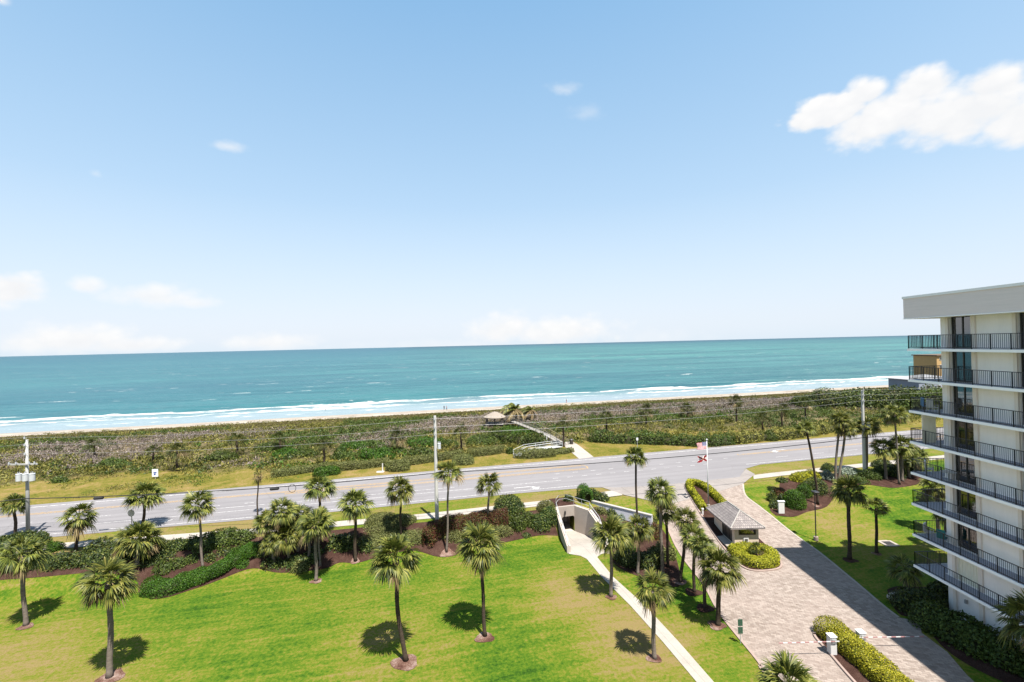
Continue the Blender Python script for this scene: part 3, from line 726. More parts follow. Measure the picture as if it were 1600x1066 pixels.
def hedge_mesh(path, w, h, size, rs, mat, loc, p=4.0, dens=3.2, aspect=.55, rough=.05, tilt=.6):
    """clipped hedge swept along world points (x,y,z)"""
    P = np.array(path, float); seg = np.linalg.norm(np.diff(P[:, :2], axis=0), axis=1); cum = np.concatenate([[0], np.cumsum(seg)]); L = cum[-1]
    def frame(s):
        q = np.stack([np.interp(s, cum, P[:, i]) for i in range(3)], 1)
        e = .3; a = np.stack([np.interp(np.clip(s-e, 0, L), cum, P[:, i]) for i in range(2)], 1); b = np.stack([np.interp(np.clip(s+e, 0, L), cum, P[:, i]) for i in range(2)], 1)
        t = nrm(np.concatenate([b-a, np.zeros((len(s), 1))], 1)); return q, t, np.stack([-t[:, 1], t[:, 0], 0*t[:, 0]], 1)
    area = L*(w+2*h)+w*h*2; n = int(area*dens/(size*size*aspect))
    s = rs.rand(n)*(L+w)-w/2; a = rs.rand(n)*PI
    # even spread over the perimeter
    c2 = np.stack([np.cos(a), np.sin(a)], 1); k = (np.abs(c2)**p).sum(1)**(-1/p)
    over = np.clip(np.maximum(-s, s-L), 0, None)/(w/2); shrink = np.clip(1-over**p, 0.02, 1)**(1/p)
    q, t, sd = frame(np.clip(s, 0, L)); ext = np.where(s < 0, s, np.where(s > L, s-L, 0))
    wob = 1+rough*(np.sin(s*1.7+a*2)+np.sin(s*.6+1)+.8*np.sin(s*4.1+a*3))
    dep = (.80+.22*rs.rand(n)**.5)
    x = c2[:, 0]*k*w/2*shrink*wob*dep; z = c2[:, 1]*k*h*np.where(over > 0, shrink**.4, 1)*wob*dep
    pt = q+t*ext[:, None]*dep[:, None]+sd*x[:, None]; pt[:, 2] += z
    nn = nrm(sd*(np.sign(c2[:, 0])*np.abs(c2[:, 0]*k)**(p-1))[:, None]+np.array([0, 0, 1])*(np.abs(c2[:, 1]*k)**(p-1))[:, None]+t*(np.sign(ext)*over)[:, None])
    V, F = leaves(pt, nn, size, rs, tilt, aspect)
    m_ = max(2, int(L/.6)); ss = np.linspace(0, L, m_); q, t, sd = frame(ss); cv = []; cf = []
    prof = [(-.7, 0), (-.68, .5), (-.45, .68), (.45, .68), (.68, .5), (.7, 0)]
    for i in range(m_):
        for (aa, bb) in prof: cv.append(q[i]+sd[i]*aa*w/2+np.array([0, 0, bb*h]))
    for i in range(m_-1):
        for kk in range(5):
            b0 = i*6+kk; cf += [(b0, b0+1, b0+7), (b0, b0+7, b0+6)]
    e = (m_-1)*6; cf += [(0, 1, 2), (0, 2, 3), (0, 3, 4), (0, 4, 5), (e, e+1, e+2), (e, e+2, e+3), (e, e+3, e+4), (e, e+4, e+5)]
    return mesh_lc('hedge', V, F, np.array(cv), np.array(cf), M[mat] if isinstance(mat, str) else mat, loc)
def hedge(name, label, cat, path_px, w, h, mat, size=.13, p=4.0, zoff=0, smooth=True, path=None, group=None, **kw):
    SEED[0] += 1; rs = np.random.RandomState(SEED[0])
    P = path if path is not None else [G(*q) for q in path_px]
    if smooth and len(P) > 2: P = catmull(P, 5, False)
    P = [np.array([q[0], q[1], float(hz(q[0], q[1]))+zoff]) for q in P]
    loc = tuple(P[0]); me = hedge_mesh(P, w, h, size, rs, mat, loc, p, **kw); me.name = name
    return tag(link(name, me, None, loc), label, cat, group)

# ------------------------------------------------------------------ palms
def fan_crown(seed, nf=44, dead=.1, low=128, nl=22, spread=100):
    r = random.Random(seed); V = []; F = []; MI = []
    for i in range(nf):
        t = (i+.5)/nf; pol = math.radians(5+(low-5)*t**.72+r.uniform(-10, 10)); az = i*2.39996+r.uniform(-.35, .35)
        d = Vector((math.sin(pol)*math.cos(az), math.sin(pol)*math.sin(az), math.cos(pol)))
        dry = 1 if (t > 1-dead and r.random() < .8) else 0
        pet = .50+r.uniform(-.14, .10); side = d.cross(Vector((0, 0, 1)))
        side = side.normalized() if side.length > 1e-3 else Vector((1, 0, 0))
        n = side.cross(d).normalized(); roll = r.uniform(-.7, .7); side, n = (side*math.cos(roll)+n*math.sin(roll)), (n*math.cos(roll)-side*math.sin(roll))
        c = d*pet+Vector((0, 0, -.04*pet)); w = .014
        k = len(V); V += [side*w, -side*w, c-side*w, c+side*w]; F.append((k, k+1, k+2, k+3)); MI.append(dry)
        sc = .56*r.uniform(.8, 1.15); sag = .10+.45*t*t
        for j in range(nl):
            ph = math.radians(-spread+2*spread*j/(nl-1)+r.uniform(-4, 4)); cs = math.cos(ph)
            dr = d*cs+side*math.sin(ph)+n*(-.34*abs(math.sin(ph))+.04)
            dr.normalize(); L = sc*(.62+.38*cs)*r.uniform(.85, 1.1)
            if cs > .5: dr = (dr+Vector((0, 0, -.26*(cs-.5)))).normalized()
            wv = dr.cross(n).normalized()*(.019+.007*cs)
            mid = c+dr*L*.58+Vector((0, 0, -sag*.2*L)); tip = c+dr*L*.97+Vector((0, 0, -(sag+.22*r.random())*L)); q = c+dr*.02
            k = len(V); V += [q-wv*.35, q+wv*.35, mid+wv, mid-wv, tip]; F += [(k, k+1, k+2, k+3), (k+3, k+2, k+4, k+4)]; MI += [dry, dry]
    V = [tuple(v) for v in V]; me = bpy.data.meshes.new('crown')
    me.from_pydata(V, [], [f if f[2] != f[3] else f[:3] for f in F]); me.materials.append(M['palm']); me.materials.append(M['palm_dry'])
    me.polygons.foreach_set('material_index', MI); return me
CROWN = [fan_crown(s, nf, dead, low) for s, nf, dead, low in ((1, 44, .08, 120), (2, 38, .12, 126), (3, 50, .05, 116), (4, 34, .1, 112), (5, 46, .14, 132), (6, 40, .22, 140), (7, 30, .05, 104), (8, 48, .1, 124), (9, 36, .18, 134))]
CROWN_SMALL = [fan_crown(11, 26, .1, 115, 11), fan_crown(12, 30, .2, 125, 11)]
for q_ in CROWN_SMALL: q_.materials[0] = M['palm_dark']
CROWN_BROWN = fan_crown(21, 30, .75, 150, 13)
def trunk_mesh(p0, p1, r, mats, boot=True, bend=(0, 0)):
    p0, p1 = Vector(p0), Vector(p1); n = 14; pts = []; rad = []; L = (p1-p0).length
    mid = (p0+p1)/2+Vector((bend[0], bend[1], 0)); wob = rnd.uniform(0, 6)
    for i in range(n+1):
        t = i/n; q = p0*(1-t)**2+mid*2*t*(1-t)+p1*t*t; q += Vector((.035*math.sin(wob+t*9), .03*math.cos(wob+t*7), 0)); pts.append(q)
        f = 1.0-.16*t+.45*max(0, 1-t*9)**2+.05*math.sin(t*41+wob)
        if boot and t > .80: f *= 1+.75*min(1, (t-.80)/.1)*(1+.15*math.sin(t*120))
        rad.append(r*f)
    mb = MB(); mb.tube(pts, rad, 9)
    return mb
def palm(name, label, base, top, rad, crown=0, r=.16, tone='trunk_brown', boot=True, bend=(0, 0), squash=.92, group=None, dim=None, cm=None):
    """base: px or xyz of the foot; top: px or xyz of the crown's centre"""
    b = G(*base) if len(base) == 2 else np.array(base)
    t = at_depth(top[0], top[1], b[1]) if len(top) == 2 else np.array(top)
    e = empty(name, b, label, 'palm tree', group)
    if len(top) == 2: rad = rad/2*b[1]/FPX/math.sqrt(math.sqrt(1+((top[0]-800)/FPX)**2))
    mb = trunk_mesh(b-np.array([0, 0, .1]), t-np.array([0, 0, rad*.12]), r, None, boot, bend); o = mb.build('trunk', M[tone], e, smooth=True)
    me = cm if cm is not None else CROWN[rnd.choice(((0, 7, 4), (1, 8, 5), (2, 7, 0), (3, 6, 1), (4, 5, 8))[crown])]
    c = link('crown', me, e, t-b); s = rad*1.10; c.scale = (s*rnd.uniform(.92, 1.08), s*rnd.uniform(.92, 1.08), s*squash*rnd.uniform(.9, 1.12)); c.rotation_euler = (rnd.uniform(-.12, .12), rnd.uniform(-.12, .12), rnd.uniform(0, 6.28))
    return e
LG, LB = 'trunk_grey', 'trunk_brown'
LAWN = 'cabbage palms standing on the open lawn'
palm('cabbage_palm', 'cabbage palm on the lawn nearest the left edge of the photo', (40, 978), (34, 866), 80, 0, .17, LG, group=LAWN)
palm('cabbage_palm', 'large shaggy cabbage palm with straight trunk in the lower left lawn corner', (172, 1058), (172, 906), 94, 4, .19, LG, group=LAWN)
palm('cabbage_palm', 'cabbage palm with slightly curved dark trunk in a big pale mulch ring, lawn centre', (634, 1033), (618, 872), 84, 2, .17, LB, bend=(-.35, 0), group=LAWN)
palm('cabbage_palm', 'cabbage palm on the lawn with thick booted neck right of the curved one', (758, 994), (750, 850), 76, 0, .15, LB, group=LAWN)
palm('cabbage_palm', 'grey trunked cabbage palm on the lawn edge before the palm cluster', (494, 908), (493, 820), 62, 1, .16, LG)
palm('slender_palm', 'slender palm right behind the grey trunked palm at the lawn edge', (500, 885), (497, 812), 44, 3, .10, LG)
palm('cabbage_palm', 'cabbage palm with brown boots beside the trimmed green mound', (555, 876), (555, 788), 52, 1, .17, LB)
palm('cabbage_palm', 'tall thin grey palm left of the red tipped hedge arch', (698, 863), (701, 738), 46, 3, .12, LG)
palm('cabbage_palm', 'pale thin trunked palm rising from the bright clipped hedge', (317, 887), (310, 788), 60, 1, .12, LG, boot=False)
palm('cabbage_palm', 'cabbage palm standing before the centre of the road left of the pole', (626, 842), (626, 765), 51, 0, .14, LB)
palm('cabbage_palm', 'short grey palm behind the red tipped hedge right of the tall pole', (762, 822), (764, 758), 42, 3, .14, LG)
palm('cabbage_palm', 'dark leaning cabbage palm at the pavement near the left edge', (119, 860), (123, 808), 62, 4, .16, LB)
palm('cabbage_palm', 'dark cabbage palm in front of the road arrow on the left', (222, 826), (228, 773), 60, 2, .16, LB)
palm('cabbage_palm', 'dark cabbage palm beside the left utility pole', (25, 838), (22, 788), 46, 2, .16, LB)
palm('thin_palm', 'tall thin palm with sparse brown crown at the road edge', (402, 806), (403, 744), 17, 0, .09, LB, cm=CROWN_BROWN, squash=1.5)
palm('cabbage_palm', 'cabbage palm rising behind the palm cluster in front of the road', (500, 842), (499, 762), 50, 0, .15, LB)
CL = 'palms in the dense clump on the left bank'
for (b, t, w, k, lb) in (((412, 868), (416, 816), 46, 1, 'left outer palm of the dense clump on the bank'), ((430, 872), (440, 798), 52, 0, 'topmost palm of the dense clump on the bank'),
                         ((452, 876), (446, 838), 54, 2, 'low front palm of the dense clump on the bank'), ((466, 860), (466, 806), 50, 4, 'right rear palm of the dense clump on the bank'),
                         ((428, 880), (426, 848), 44, 3, 'lowest front palm of the dense clump on the bank'), ((482, 872), (484, 822), 44, 2, 'right outer palm of the dense clump on the bank')):
    palm('cabbage_palm', lb, b, t, w, k, .15, LG, group=CL)
palm('cabbage_palm', 'squat bushy palm with hidden trunk among the left bank shrubs', (215, 880), (217, 842), 72, 2, .2, LG, squash=.95)
palm('cabbage_palm', 'cabbage palm left of the white footpath in front of the underpass', (955, 932), (955, 836), 62, 2, .16, LG)
palm('cabbage_palm', 'cabbage palm right of the white footpath with its foot in a mulch ring', (1022, 1029), (1020, 920), 66, 1, .16, LG)
palm('cabbage_palm', 'grey trunked palm behind the footpath in the dark shrub bed', (997, 897), (998, 824), 46, 0, .14, LG)
palm('tall_palm', 'very tall slim palm with small round crown beside the underpass', (996, 852), (993, 714), 36, 2, .13, LB, boot=False)
DR = 'palms in the row along the drive entrance'
palm('tall_palm', 'tallest palm of the row along the drive entrance', (1035, 897), (1031, 768), 46, 4, .17, LG, group=DR, squash=1.1)
palm('cabbage_palm', 'second palm of the drive row, close behind the tallest one', (1044, 886), (1041, 800), 42, 0, .15, LB, group=DR)
palm('cabbage_palm', 'third palm of the drive row with dark trunk in a pale ring', (1063, 909), (1073, 813), 46, 1, .16, LB, group=DR)
palm('cabbage_palm', 'fourth palm of the drive row in front of the guardhouse', (1084, 925), (1084, 840), 48, 3, .15, LB, group=DR)
palm('cabbage_palm', 'fifth palm of the drive row, just behind the nearest one', (1102, 950), (1098, 852), 48, 1, .15, LB, group=DR)
palm('cabbage_palm', 'nearest palm of the drive row with forked leaning crown', (1121, 977), (1125, 888), 74, 0, .19, LB, group=DR)
palm('cabbage_palm', 'palm crown rising from the bottom edge of the photo beside the drive', (15.9, 27.4, 0), (16.0, 27.2, 2.4), 1.7, 2, .18, LB)
palm('cabbage_palm', 'palm with drooping yellow leaves against the apartment wall at the right edge', (33.7, 29.3, 0), (33.2, 29.5, 4.3), 1.75, 4, .16, LG)
palm('cabbage_palm', 'dark broad crowned palm on the right lawn beside the lamp post', (1328, 874), (1325, 768), 60, 2, .19, LB)
palm('cabbage_palm', 'small straight palm on the right lawn next to the storm drain', (1370, 864), (1369, 792), 40, 3, .15, LB, boot=False)
palm('leaning_palm', 'tall palm leaning left behind the black lamp post', (1278, 789), (1259, 670), 34, 3, .15, LB, boot=False, bend=(.5, 0))
palm('tall_palm', 'left palm of the leaning pair in the right mulch bed', (1305, 757), (1313, 655), 36, 0, .16, LG, boot=False, bend=(-.3, 0))
palm('tall_palm', 'right palm of the leaning pair in the right mulch bed', (1308, 758), (1321, 668), 40, 1, .17, LG, boot=False, bend=(.2, 0))
palm('cabbage_palm', 'thick grey trunked palm in front of the right utility pole', (1353, 742), (1354, 666), 44, 0, .26, LG, boot=False)
palm('tall_palm', 'tall pale trunked palm beside the balconies', (1405, 757), (1398, 646), 42, 4, .14, LG, boot=False)
RC = 'palms of the clump beside the apartment block'
for (b, t, w, k, lb) in (((1385, 749), (1381, 700), 44, 3, 'left palm of the clump beside the apartment block'), ((1410, 752), (1408, 696), 46, 2, 'top palm of the clump beside the apartment block'),
                         ((1420, 746), (1418, 716), 44, 1, 'low middle palm of the clump beside the apartment block'), ((1432, 742), (1434, 712), 36, 0, 'right palm of the clump beside the apartment block')):
    palm('cabbage_palm', lb, b, t, w, k, .2, LG, group=RC)
palm('cabbage_palm', 'dark round headed palm shaded by the apartment block', (1421, 928), (1413, 888), 62, 4, .15, LG, boot=False, squash=.8)
palm('cabbage_palm', 'palm seen through the lower balcony railings', (1466, 832), (1462, 760), 50, 0, .18, LG)
palm('cabbage_palm', 'palm hidden behind the apartment corner', (1478, 858), (1478, 800), 52, 1, .18, LG)
FAR = 'small palms scattered in the dune scrub'
for (bx, by, ty, w, k, lb) in ((148, 716, 694, 22, 0, 'small dark palm in the scrub between the left pole and the sign'), (438, 706, 684, 22, 1, 'small dark palm in the grey scrub above the left end of the hedges'), (948, 676, 652, 22, 0, 'small palm in the scrub right of the boardwalk'), (1010, 664, 642, 20, 1, 'small palm in the scrub above the tall palm crown'), (1222, 668, 642, 24, 0, 'small palm left of the leaning palm crown in the scrub'),
                               (277, 736, 704, 26, 1, 'small brown palm in the yellow grass beyond the road on the left'), (240, 724, 704, 20, 0, 'small dark palm left of the white warning sign'), (371, 712, 688, 26, 0, 'small dark palm in the grey scrub left of the clipped hedges'),
                               (507, 726, 697, 24, 0, 'small palm behind the round bright green bush beyond the road'), (620, 708, 683, 27, 1, 'small palm behind the clipped verge hedge, left of the pole'), (721, 708, 674, 24, 0, 'small palm between the pole and the beach hut'),
                               (881, 698, 664, 20, 0, 'small palm beside the boardwalk landing'), (1151, 660, 627, 20, 1, 'thin palm standing up from the scrub right of the flags'), (1192, 680, 656, 26, 0, 'bushy low palm in the scrub before the right verge'),
                               (1259, 655, 630, 22, 1, 'small palm in the far scrub near the right wires'), (1075, 652, 640, 22, 1, 'tiny palm in the scrub above the flagpole')):
    palm('scrub_palm', lb, (bx, by), (bx-1, ty), w*1.3, 0, .2, LB, group=FAR, cm=CROWN_SMALL[k], boot=False, squash=1.05)

def coconut(label, b, hgt, rad, seed, lean):
    r = random.Random(seed); e = empty('coconut_palm', b, label, 'palm tree', 'wind blown coconut palms by the beach hut')
    top = b+np.array([lean[0], lean[1], hgt]); trunk_mesh(b-np.array([0, 0, .1]), top, .17, None, False).build('trunk', M[LG], e, smooth=True)
    V = []; F = []; MI = []
    for i in range(20):
        t = i/20; pol = math.radians(15+115*t); az = i*2.4+r.uniform(-.3, .3)
        d = Vector((math.sin(pol)*math.cos(az)-.35, math.sin(pol)*math.sin(az), math.cos(pol))).normalized(); sd = d.cross(Vector((0, 0, 1))).normalized(); dry = int(t > .42)
        pts = [d*rad*s+Vector((-.25*rad*s*s, 0, -.55*rad*s*s)) for s in (0, .25, .5, .75, 1)]
        for a, c in zip(pts[:-1], pts[1:]):
            for h in range(5):
                q = a+(c-a)*h/5; dd = (c-a).normalized()
                for sg in (-1, 1):
                    tip = q+(sd*sg*.6+dd*.8+Vector((0, 0, -.45)))*rad*.36; k = len(V); w = dd*.045*rad
                    V += [q-w, q+w, tip]; F.append((k, k+1, k+2)); MI.append(dry)
    me = bpy.data.meshes.new('crown'); me.from_pydata([tuple(v) for v in V], [], F); me.materials.append(M['palm']); me.materials.append(M['palm_dry']); me.polygons.foreach_set('material_index', MI)
    link('crown', me, e, top-b)
HUT = un(773, 664, 2.3)
coconut('larger wind blown coconut palm with tan dead fronds by the beach hut', un(808, 660, 2.3), 3.6, 3.6, 5, (-.3, 0))
coconut('smaller coconut palm just right of the one by the beach hut', un(829, 657, 2.3), 2.9, 2.4, 8, (.2, 0))

# ------------------------------------------------------------------ shrubs and hedges, near side
def B(px, py, w, h, dr=.8, lift=0): return bush_at(px, py, w, h, dr, lift)
def path_on(P, n=1): return P
DK = 'dark leafy shrubs on the left bank'
shrub('shrub', 'mid green shrub drift between the squat palm and the clipped hedge', 'shrub', [B(258, 903, 40, 1.1), B(282, 892, 36, .9), B(300, 884, 30, .8)], 'seagrape', .17, rough=.2)
shrub('shrub', 'dark low shrub filling the bank under the pale thin palm', 'shrub', [B(240, 868, 50, 1.2), B(330, 884, 30, .8), B(352, 874, 30, .9)], 'dark', .18, rough=.22)
shrub('shrub', 'dark broad leaved shrub mass at the left edge behind the lawn', 'shrub', [B(-25, 903, 60, 1.7), B(15, 902, 60, 1.6), B(55, 900, 56, 1.5), B(92, 897, 50, 1.35), B(122, 894, 44, 1.3)], 'dark', .2, rough=.2)
shrub('shrub', 'dark shrub with upright twigs behind the leftmost lawn palm', 'shrub', [B(20, 868, 70, 1.6), B(52, 862, 44, 1.9)], 'dark', .2, rough=.25)
shrub('shrub', 'small round green shrub at the pavement left of the dark leaning palm', 'shrub', [B(85, 865, 26, 1.0)], 'clipped', .14)
shrub('shrub', 'dark broad leaved shrub bank between the two left palms', 'shrub', [B(150, 893, 56, 1.5), B(186, 890, 50, 1.4), B(212, 880, 44, 1.5), B(160, 872, 60, 1.1)], 'dark', .2, rough=.2, group=DK)
shrub('shrub', 'olive toned leafy shrub beneath the squat bushy palm', 'shrub', [B(242, 893, 50, 1.2), B(262, 884, 44, 1.2)], 'dark', .19, rough=.22, group=DK)
hedge('hedge', 'bright green clipped hedge snaking across the lawn bed', 'hedge', [(238, 926), (262, 926), (296, 914), (330, 900), (352, 890), (374, 873), (390, 866)], 1.8, 1.1, 'clipped', .11, p=3.0, rough=.10, dens=4)
shrub('shrub', 'small ball shaped shrub beside the bright clipped hedge', 'shrub', [B(380, 893, 24, .8, 1)], 'clipped', .12)
shrub('shrub', 'dark spreading shrub left of the palm rising from the clipped hedge', 'shrub', [B(278, 866, 34, 1.1), B(300, 863, 34, 1.2)], 'dark', .17, group=DK)
shrub('shrub', 'tall sea grape shrub behind the bright clipped hedge', 'shrub', [B(325, 868, 56, 1.6), B(352, 862, 60, 1.7), B(378, 856, 44, 1.4)], 'seagrape', .22, rough=.22)
shrub('shrub', 'dark shrubs under the dense palm clump', 'shrub', [B(432, 894, 50, 1.0), B(464, 893, 50, 1.1), B(410, 878, 40, 1.0), B(490, 880, 50, 1.1)], 'dark', .2, rough=.25, group=DK)
shrub('shrub', 'yellow flecked low shrub at the foot of the palm clump', 'shrub', [B(468, 898, 34, .9)], 'olive', .18, rough=.2)
shrub('shrub', 'dark sea grape shrub behind the booted palm', 'shrub', [B(540, 868, 44, 1.8), B(524, 862, 34, 1.3), B(572, 866, 30, 1.2)], 'dark', .22, rough=.25)
shrub('shrub', 'large trimmed olive green mound left of the tall pole', 'shrub', [B(585, 862, 60, 1.3), B(615, 858, 60, 1.4), B(645, 854, 50, 1.2), B(600, 842, 70, 1.3)], 'olive', .14, p=2.6, rough=.06)
shrub('shrub', 'low trimmed mound at the pavement behind the large olive mound', 'shrub', [B(597, 826, 50, 1.1), B(630, 824, 40, 1.0)], 'olive', .13, p=2.6, rough=.06)
P_ = [(670, 851), (676, 842), (700, 832), (740, 824), (786, 818)]
hedge('hedge', 'red tipped clipped hedge curving behind the tall thin palm', 'hedge', P_, 1.3, 1.75, 'redtip', .13, p=3.2, rough=.07)
shrub('shrub', 'green trimmed mound inside the red tipped hedge', 'shrub', [B(708, 850, 44, 1.25), B(745, 846, 50, 1.3), B(780, 842, 46, 1.2)], 'olive', .14, p=2.6, rough=.08)
shrub('shrub', 'round dark shrub at the right end of the red tipped hedge', 'shrub', [B(797, 810, 50, 2.1, .9)], 'dark', .18, p=2.3, rough=.1)
shrub('shrub', 'leafy green shrub left of the underpass behind the lawn', 'shrub', [B(808, 834, 36, 1.8, .8), B(824, 826, 32, 1.6)], 'seagrape', .18, rough=.15)
shrub('shrub', 'rounded hedge block against the left underpass wall', 'shrub', [B(845, 834, 34, 1.9, .9), B(858, 826, 30, 2.1, .9)], 'dark', .16, p=2.8, rough=.08)
shrub('shrub', 'yellow green topped shrub behind the underpass hedge block', 'shrub', [B(854, 806, 32, 1.4, .8)], 'olive', .14, p=2.6, rough=.08)
shrub('shrub', 'tiny dark shrub near the mulch of the rounded hedge block', 'shrub', [B(822, 842, 16, .5)], 'dark', .14)
hedge('hedge', 'small boxy green hedge behind the underpass railing', 'hedge', None, 1.4, 1.7, 'clipped', .13, path=[(9.3, 59.6, 0), (9.0, 61.0, 0)], p=5, smooth=False)
shrub('shrub', 'small dark shrub on the planter above the underpass mouth', 'shrub', [(6.9, 60.2, 2.25, .75, .6, .7)], 'dark', .14)
shrub('shrub', 'spiky dark shrub above the grey block wall', 'shrub', [B(926, 780, 22, 1.2), B(934, 783, 16, .9)], 'dark', .2, rough=.3)
shrub('shrub', 'second spiky shrub on the strip behind the grey block wall', 'shrub', [B(943, 785, 20, .9)], 'dark', .18, rough=.3)
WS = 'loose shrubs in the mulch before the grey block wall'
for (x, y, w, h, mt, lb) in ((940, 806, 22, .9, 'olive', 'pale loose shrub nearest the underpass in the walled bed'), (958, 811, 26, 1.0, 'dark', 'dark loose shrub in the middle of the walled bed'), (975, 815, 24, .9, 'silver', 'silvery shrub in the walled bed before the tall palm'), (991, 815, 24, .9, 'dark', 'dark loose shrub at the right of the walled bed')):
    shrub('shrub', lb, 'shrub', [B(x, y, w, h)], mt, .17, group=WS, rough=.25)
shrub('shrub', 'dark shrub mass in the shade behind the footpath palms', 'shrub', [B(985, 890, 40, 1.3), B(1010, 893, 40, 1.5), B(1024, 884, 34, 1.4), B(970, 880, 26, .9)], 'dark', .2, rough=.2)
shrub('shrub', 'bright green shrub beside the shaded bed by the footpath', 'shrub', [B(984, 865, 22, 1.0)], 'clipped', .17, rough=.2)
shrub('shrub', 'red leaved shrub behind the drive palms', 'shrub', [B(1023, 836, 14, 1.2), B(1027, 846, 12, .9)], 'redtip', .18, rough=.2)
shrub('shrub', 'yellow green shrub between the first two drive palms', 'shrub', [B(1030, 872, 22, 1.3), B(1048, 878, 18, 1.3), B(1018, 822, 18, 1.0)], 'olive', .17, rough=.2)
# kerbed islands
def kerb_ring(name, label, pts, mat='kerb', h=.16, w=.18, closed=True):
    mb = MB(); P = pts+[pts[0], pts[1]] if closed else pts
    n = len(P); zz = [float(hz(*p[:2])) for p in P]
    mb.wall(P, w, [z-.1 for z in zz], [z+h for z in zz]); o = mb.build(name, M[mat], None, bevel=.02)
    return tag(o, label, 'kerb')
ISL = [un(1082, 774, 1.3), un(1092, 764, 1.5), un(1110, 763, 1.4), un(1128, 790, .9)]
# the guardhouse island runs along the drive from the flagpole to the rounded end
gx = 25.65
isl = catmull([(23.6, 62.5), (24.4, 65.6), (25.7, 66.5), (26.9, 65.2), (27.5, 61), (27.65, 55), (27.7, 50.5), (27.2, 47.3), (26.0, 45.5), (23.4, 45.2), (22.6, 46.6), (22.75, 49.8), (23.1, 56)], 6)
isl = [tuple(p) for p in isl]
drape('mulch_bed', [xy2uv(*p) for p in isl], .09, M['mulch'], 'stuff')
kerb_ring('kerb', 'concrete kerb round the guardhouse island', isl)
GI = [(23.85, 58.2), (23.95, 60.5), (24.3, 63.6), (24.9, 65.2), (25.8, 65.5), (26.4, 64.2), (26.8, 61.5), (26.9, 58.8)]
hedge('hedge', 'golden clipped hedge looping round the flagpole', 'hedge', None, .88, .8, 'yellow', .14, path=[(a, b, 0) for a, b in GI], p=4, zoff=.1)
GS = [(23.5, 48.9), (23.45, 47.0), (24.1, 46.2), (25.5, 46.35), (26.4, 47.3), (26.8, 48.6), (26.2, 49.3), (24.4, 49.35), (23.6, 49.1)]
hedge('hedge', 'golden clipped hedge in front of the guardhouse window', 'hedge', None, 1.45, .74, 'yellow', .12, path=[(a, b, 0) for a, b in GS], p=4, zoff=.1)
palm('scrub_palm', 'small feathery palm inside the golden hedge by the guardhouse', (25.1, 47.9, .1), (25.1, 47.9, 1.0), .95, 0, .12, LB, cm=CROWN_SMALL[0], boot=False)
med = catmull([(22.75, 35.2), (23.6, 35.75), (25.0, 35.8), (25.5, 34), (25.6, 30.5), (25.7, 26), (25.2, 23.5), (22.4, 23.5), (22.05, 26), (22.2, 30.3), (22.5, 33.2)], 6)
med = [tuple(p) for p in med]
drape('mulch_bed', [xy2uv(*p) for p in med], .09, M['mulch'], 'stuff')
kerb_ring('kerb', 'pinkish kerb round the gate island', med)
hedge('hedge', 'golden hedge on the gate island between the barrier arms', 'hedge', None, 2.0, 1.0, 'yellow', .10, path=[(24.0, 35.1, 0), (24.2, 33, 0), (24.3, 30.5, 0), (24.35, 27, 0), (24.2, 24.6, 0)], p=4, zoff=.1)
DB = 'dark hedges at the foot of the apartment block'
shrub('hedge', 'dark broad leaved hedge at the far corner of the apartment block', 'hedge', [B(1424, 966, 52, 1.5, .9), B(1448, 962, 50, 1.5, .8), B(1468, 952, 40, 1.5), B(1478, 940, 24, 1.9)], 'dark', .2, p=2.6, rough=.1, group=DB)
shrub('hedge', 'long dark hedge beneath the bottom balcony along the apartment wall', 'hedge', [(32.7, 36.0, 0, 1.5, 1.5, 1.75), (33.2, 34.6, 0, 1.7, 1.5, 1.8), (33.6, 33.2, 0, 1.6, 1.5, 1.6), (33.9, 31.9, 0, 1.4, 1.4, 1.5), (34.3, 30.6, 0, 1.1, 1.3, 1.2), (34.7, 29.4, 0, .8, 1.2, 1.0)], 'seagrape', .2, p=2.6, rough=.12, group=DB)
# right hand bed
shrub('shrub', 'golden yellow shrub in the right bed by the pavement', 'shrub', [B(1252, 757, 34, 1.5), B(1268, 752, 26, 1.3)], 'yellow', .18, rough=.12)
RB = 'rounded shrubs in the right mulch bed'
shrub('shrub', 'large clipped green ball beside the white post box sign', 'shrub', [B(1241, 799, 34, 2.4, .9)], 'clipped', .15, p=2.3, rough=.07, group=RB)
shrub('shrub', 'smaller green ball behind the large clipped ball', 'shrub', [B(1256, 780, 24, 1.8, .9)], 'clipped', .15, p=2.3, rough=.08, group=RB)
shrub('shrub', 'dark maroon shrub between the green balls and the leaning pair', 'shrub', [B(1274, 776, 36, 2.1)], 'dark', .18, rough=.15)
shrub('shrub', 'small dark topiary shrub at the left point of the right bed', 'shrub', [B(1211, 797, 20, 1.0), B(1206, 786, 14, 1.3)], 'dark', .18, rough=.25)
shrub('shrub', 'upright dark shrub with a mushroom top by the pavement', 'shrub', [B(1222, 786, 12, 1.1), (bush_at(1222, 786, 12, 1.1)[0], bush_at(1222, 786, 12, 1.1)[1], bush_at(1222, 786, 12, 1.1)[2]+2.7, .75, .7, .5)], 'dark', .18, rough=.2)
shrub('shrub', 'reddish brown low shrub beside the small topiary', 'shrub', [B(1216, 776, 22, .9)], 'redtip', .18, rough=.2)
shrub('shrub', 'silvery shrub left of the leaning palm pair', 'shrub', [B(1292, 752, 28, 1.1)], 'silver', .18, rough=.18)
shrub('shrub', 'silvery low shrub right of the leaning palm pair', 'shrub', [B(1322, 744, 30, .9)], 'silver', .18, rough=.18)
shrub('shrub', 'dark low shrub at the pavement above the silvery ones', 'shrub', [B(1293, 738, 20, 1.1)], 'dark', .18)
shrub('shrub', 'green low shrub row in front of the thick grey palm', 'shrub', [B(1340, 758, 30, .9), B(1360, 752, 34, 1.3), B(1376, 745, 26, 1.4)], 'seagrape', .18, rough=.2, group=RB)
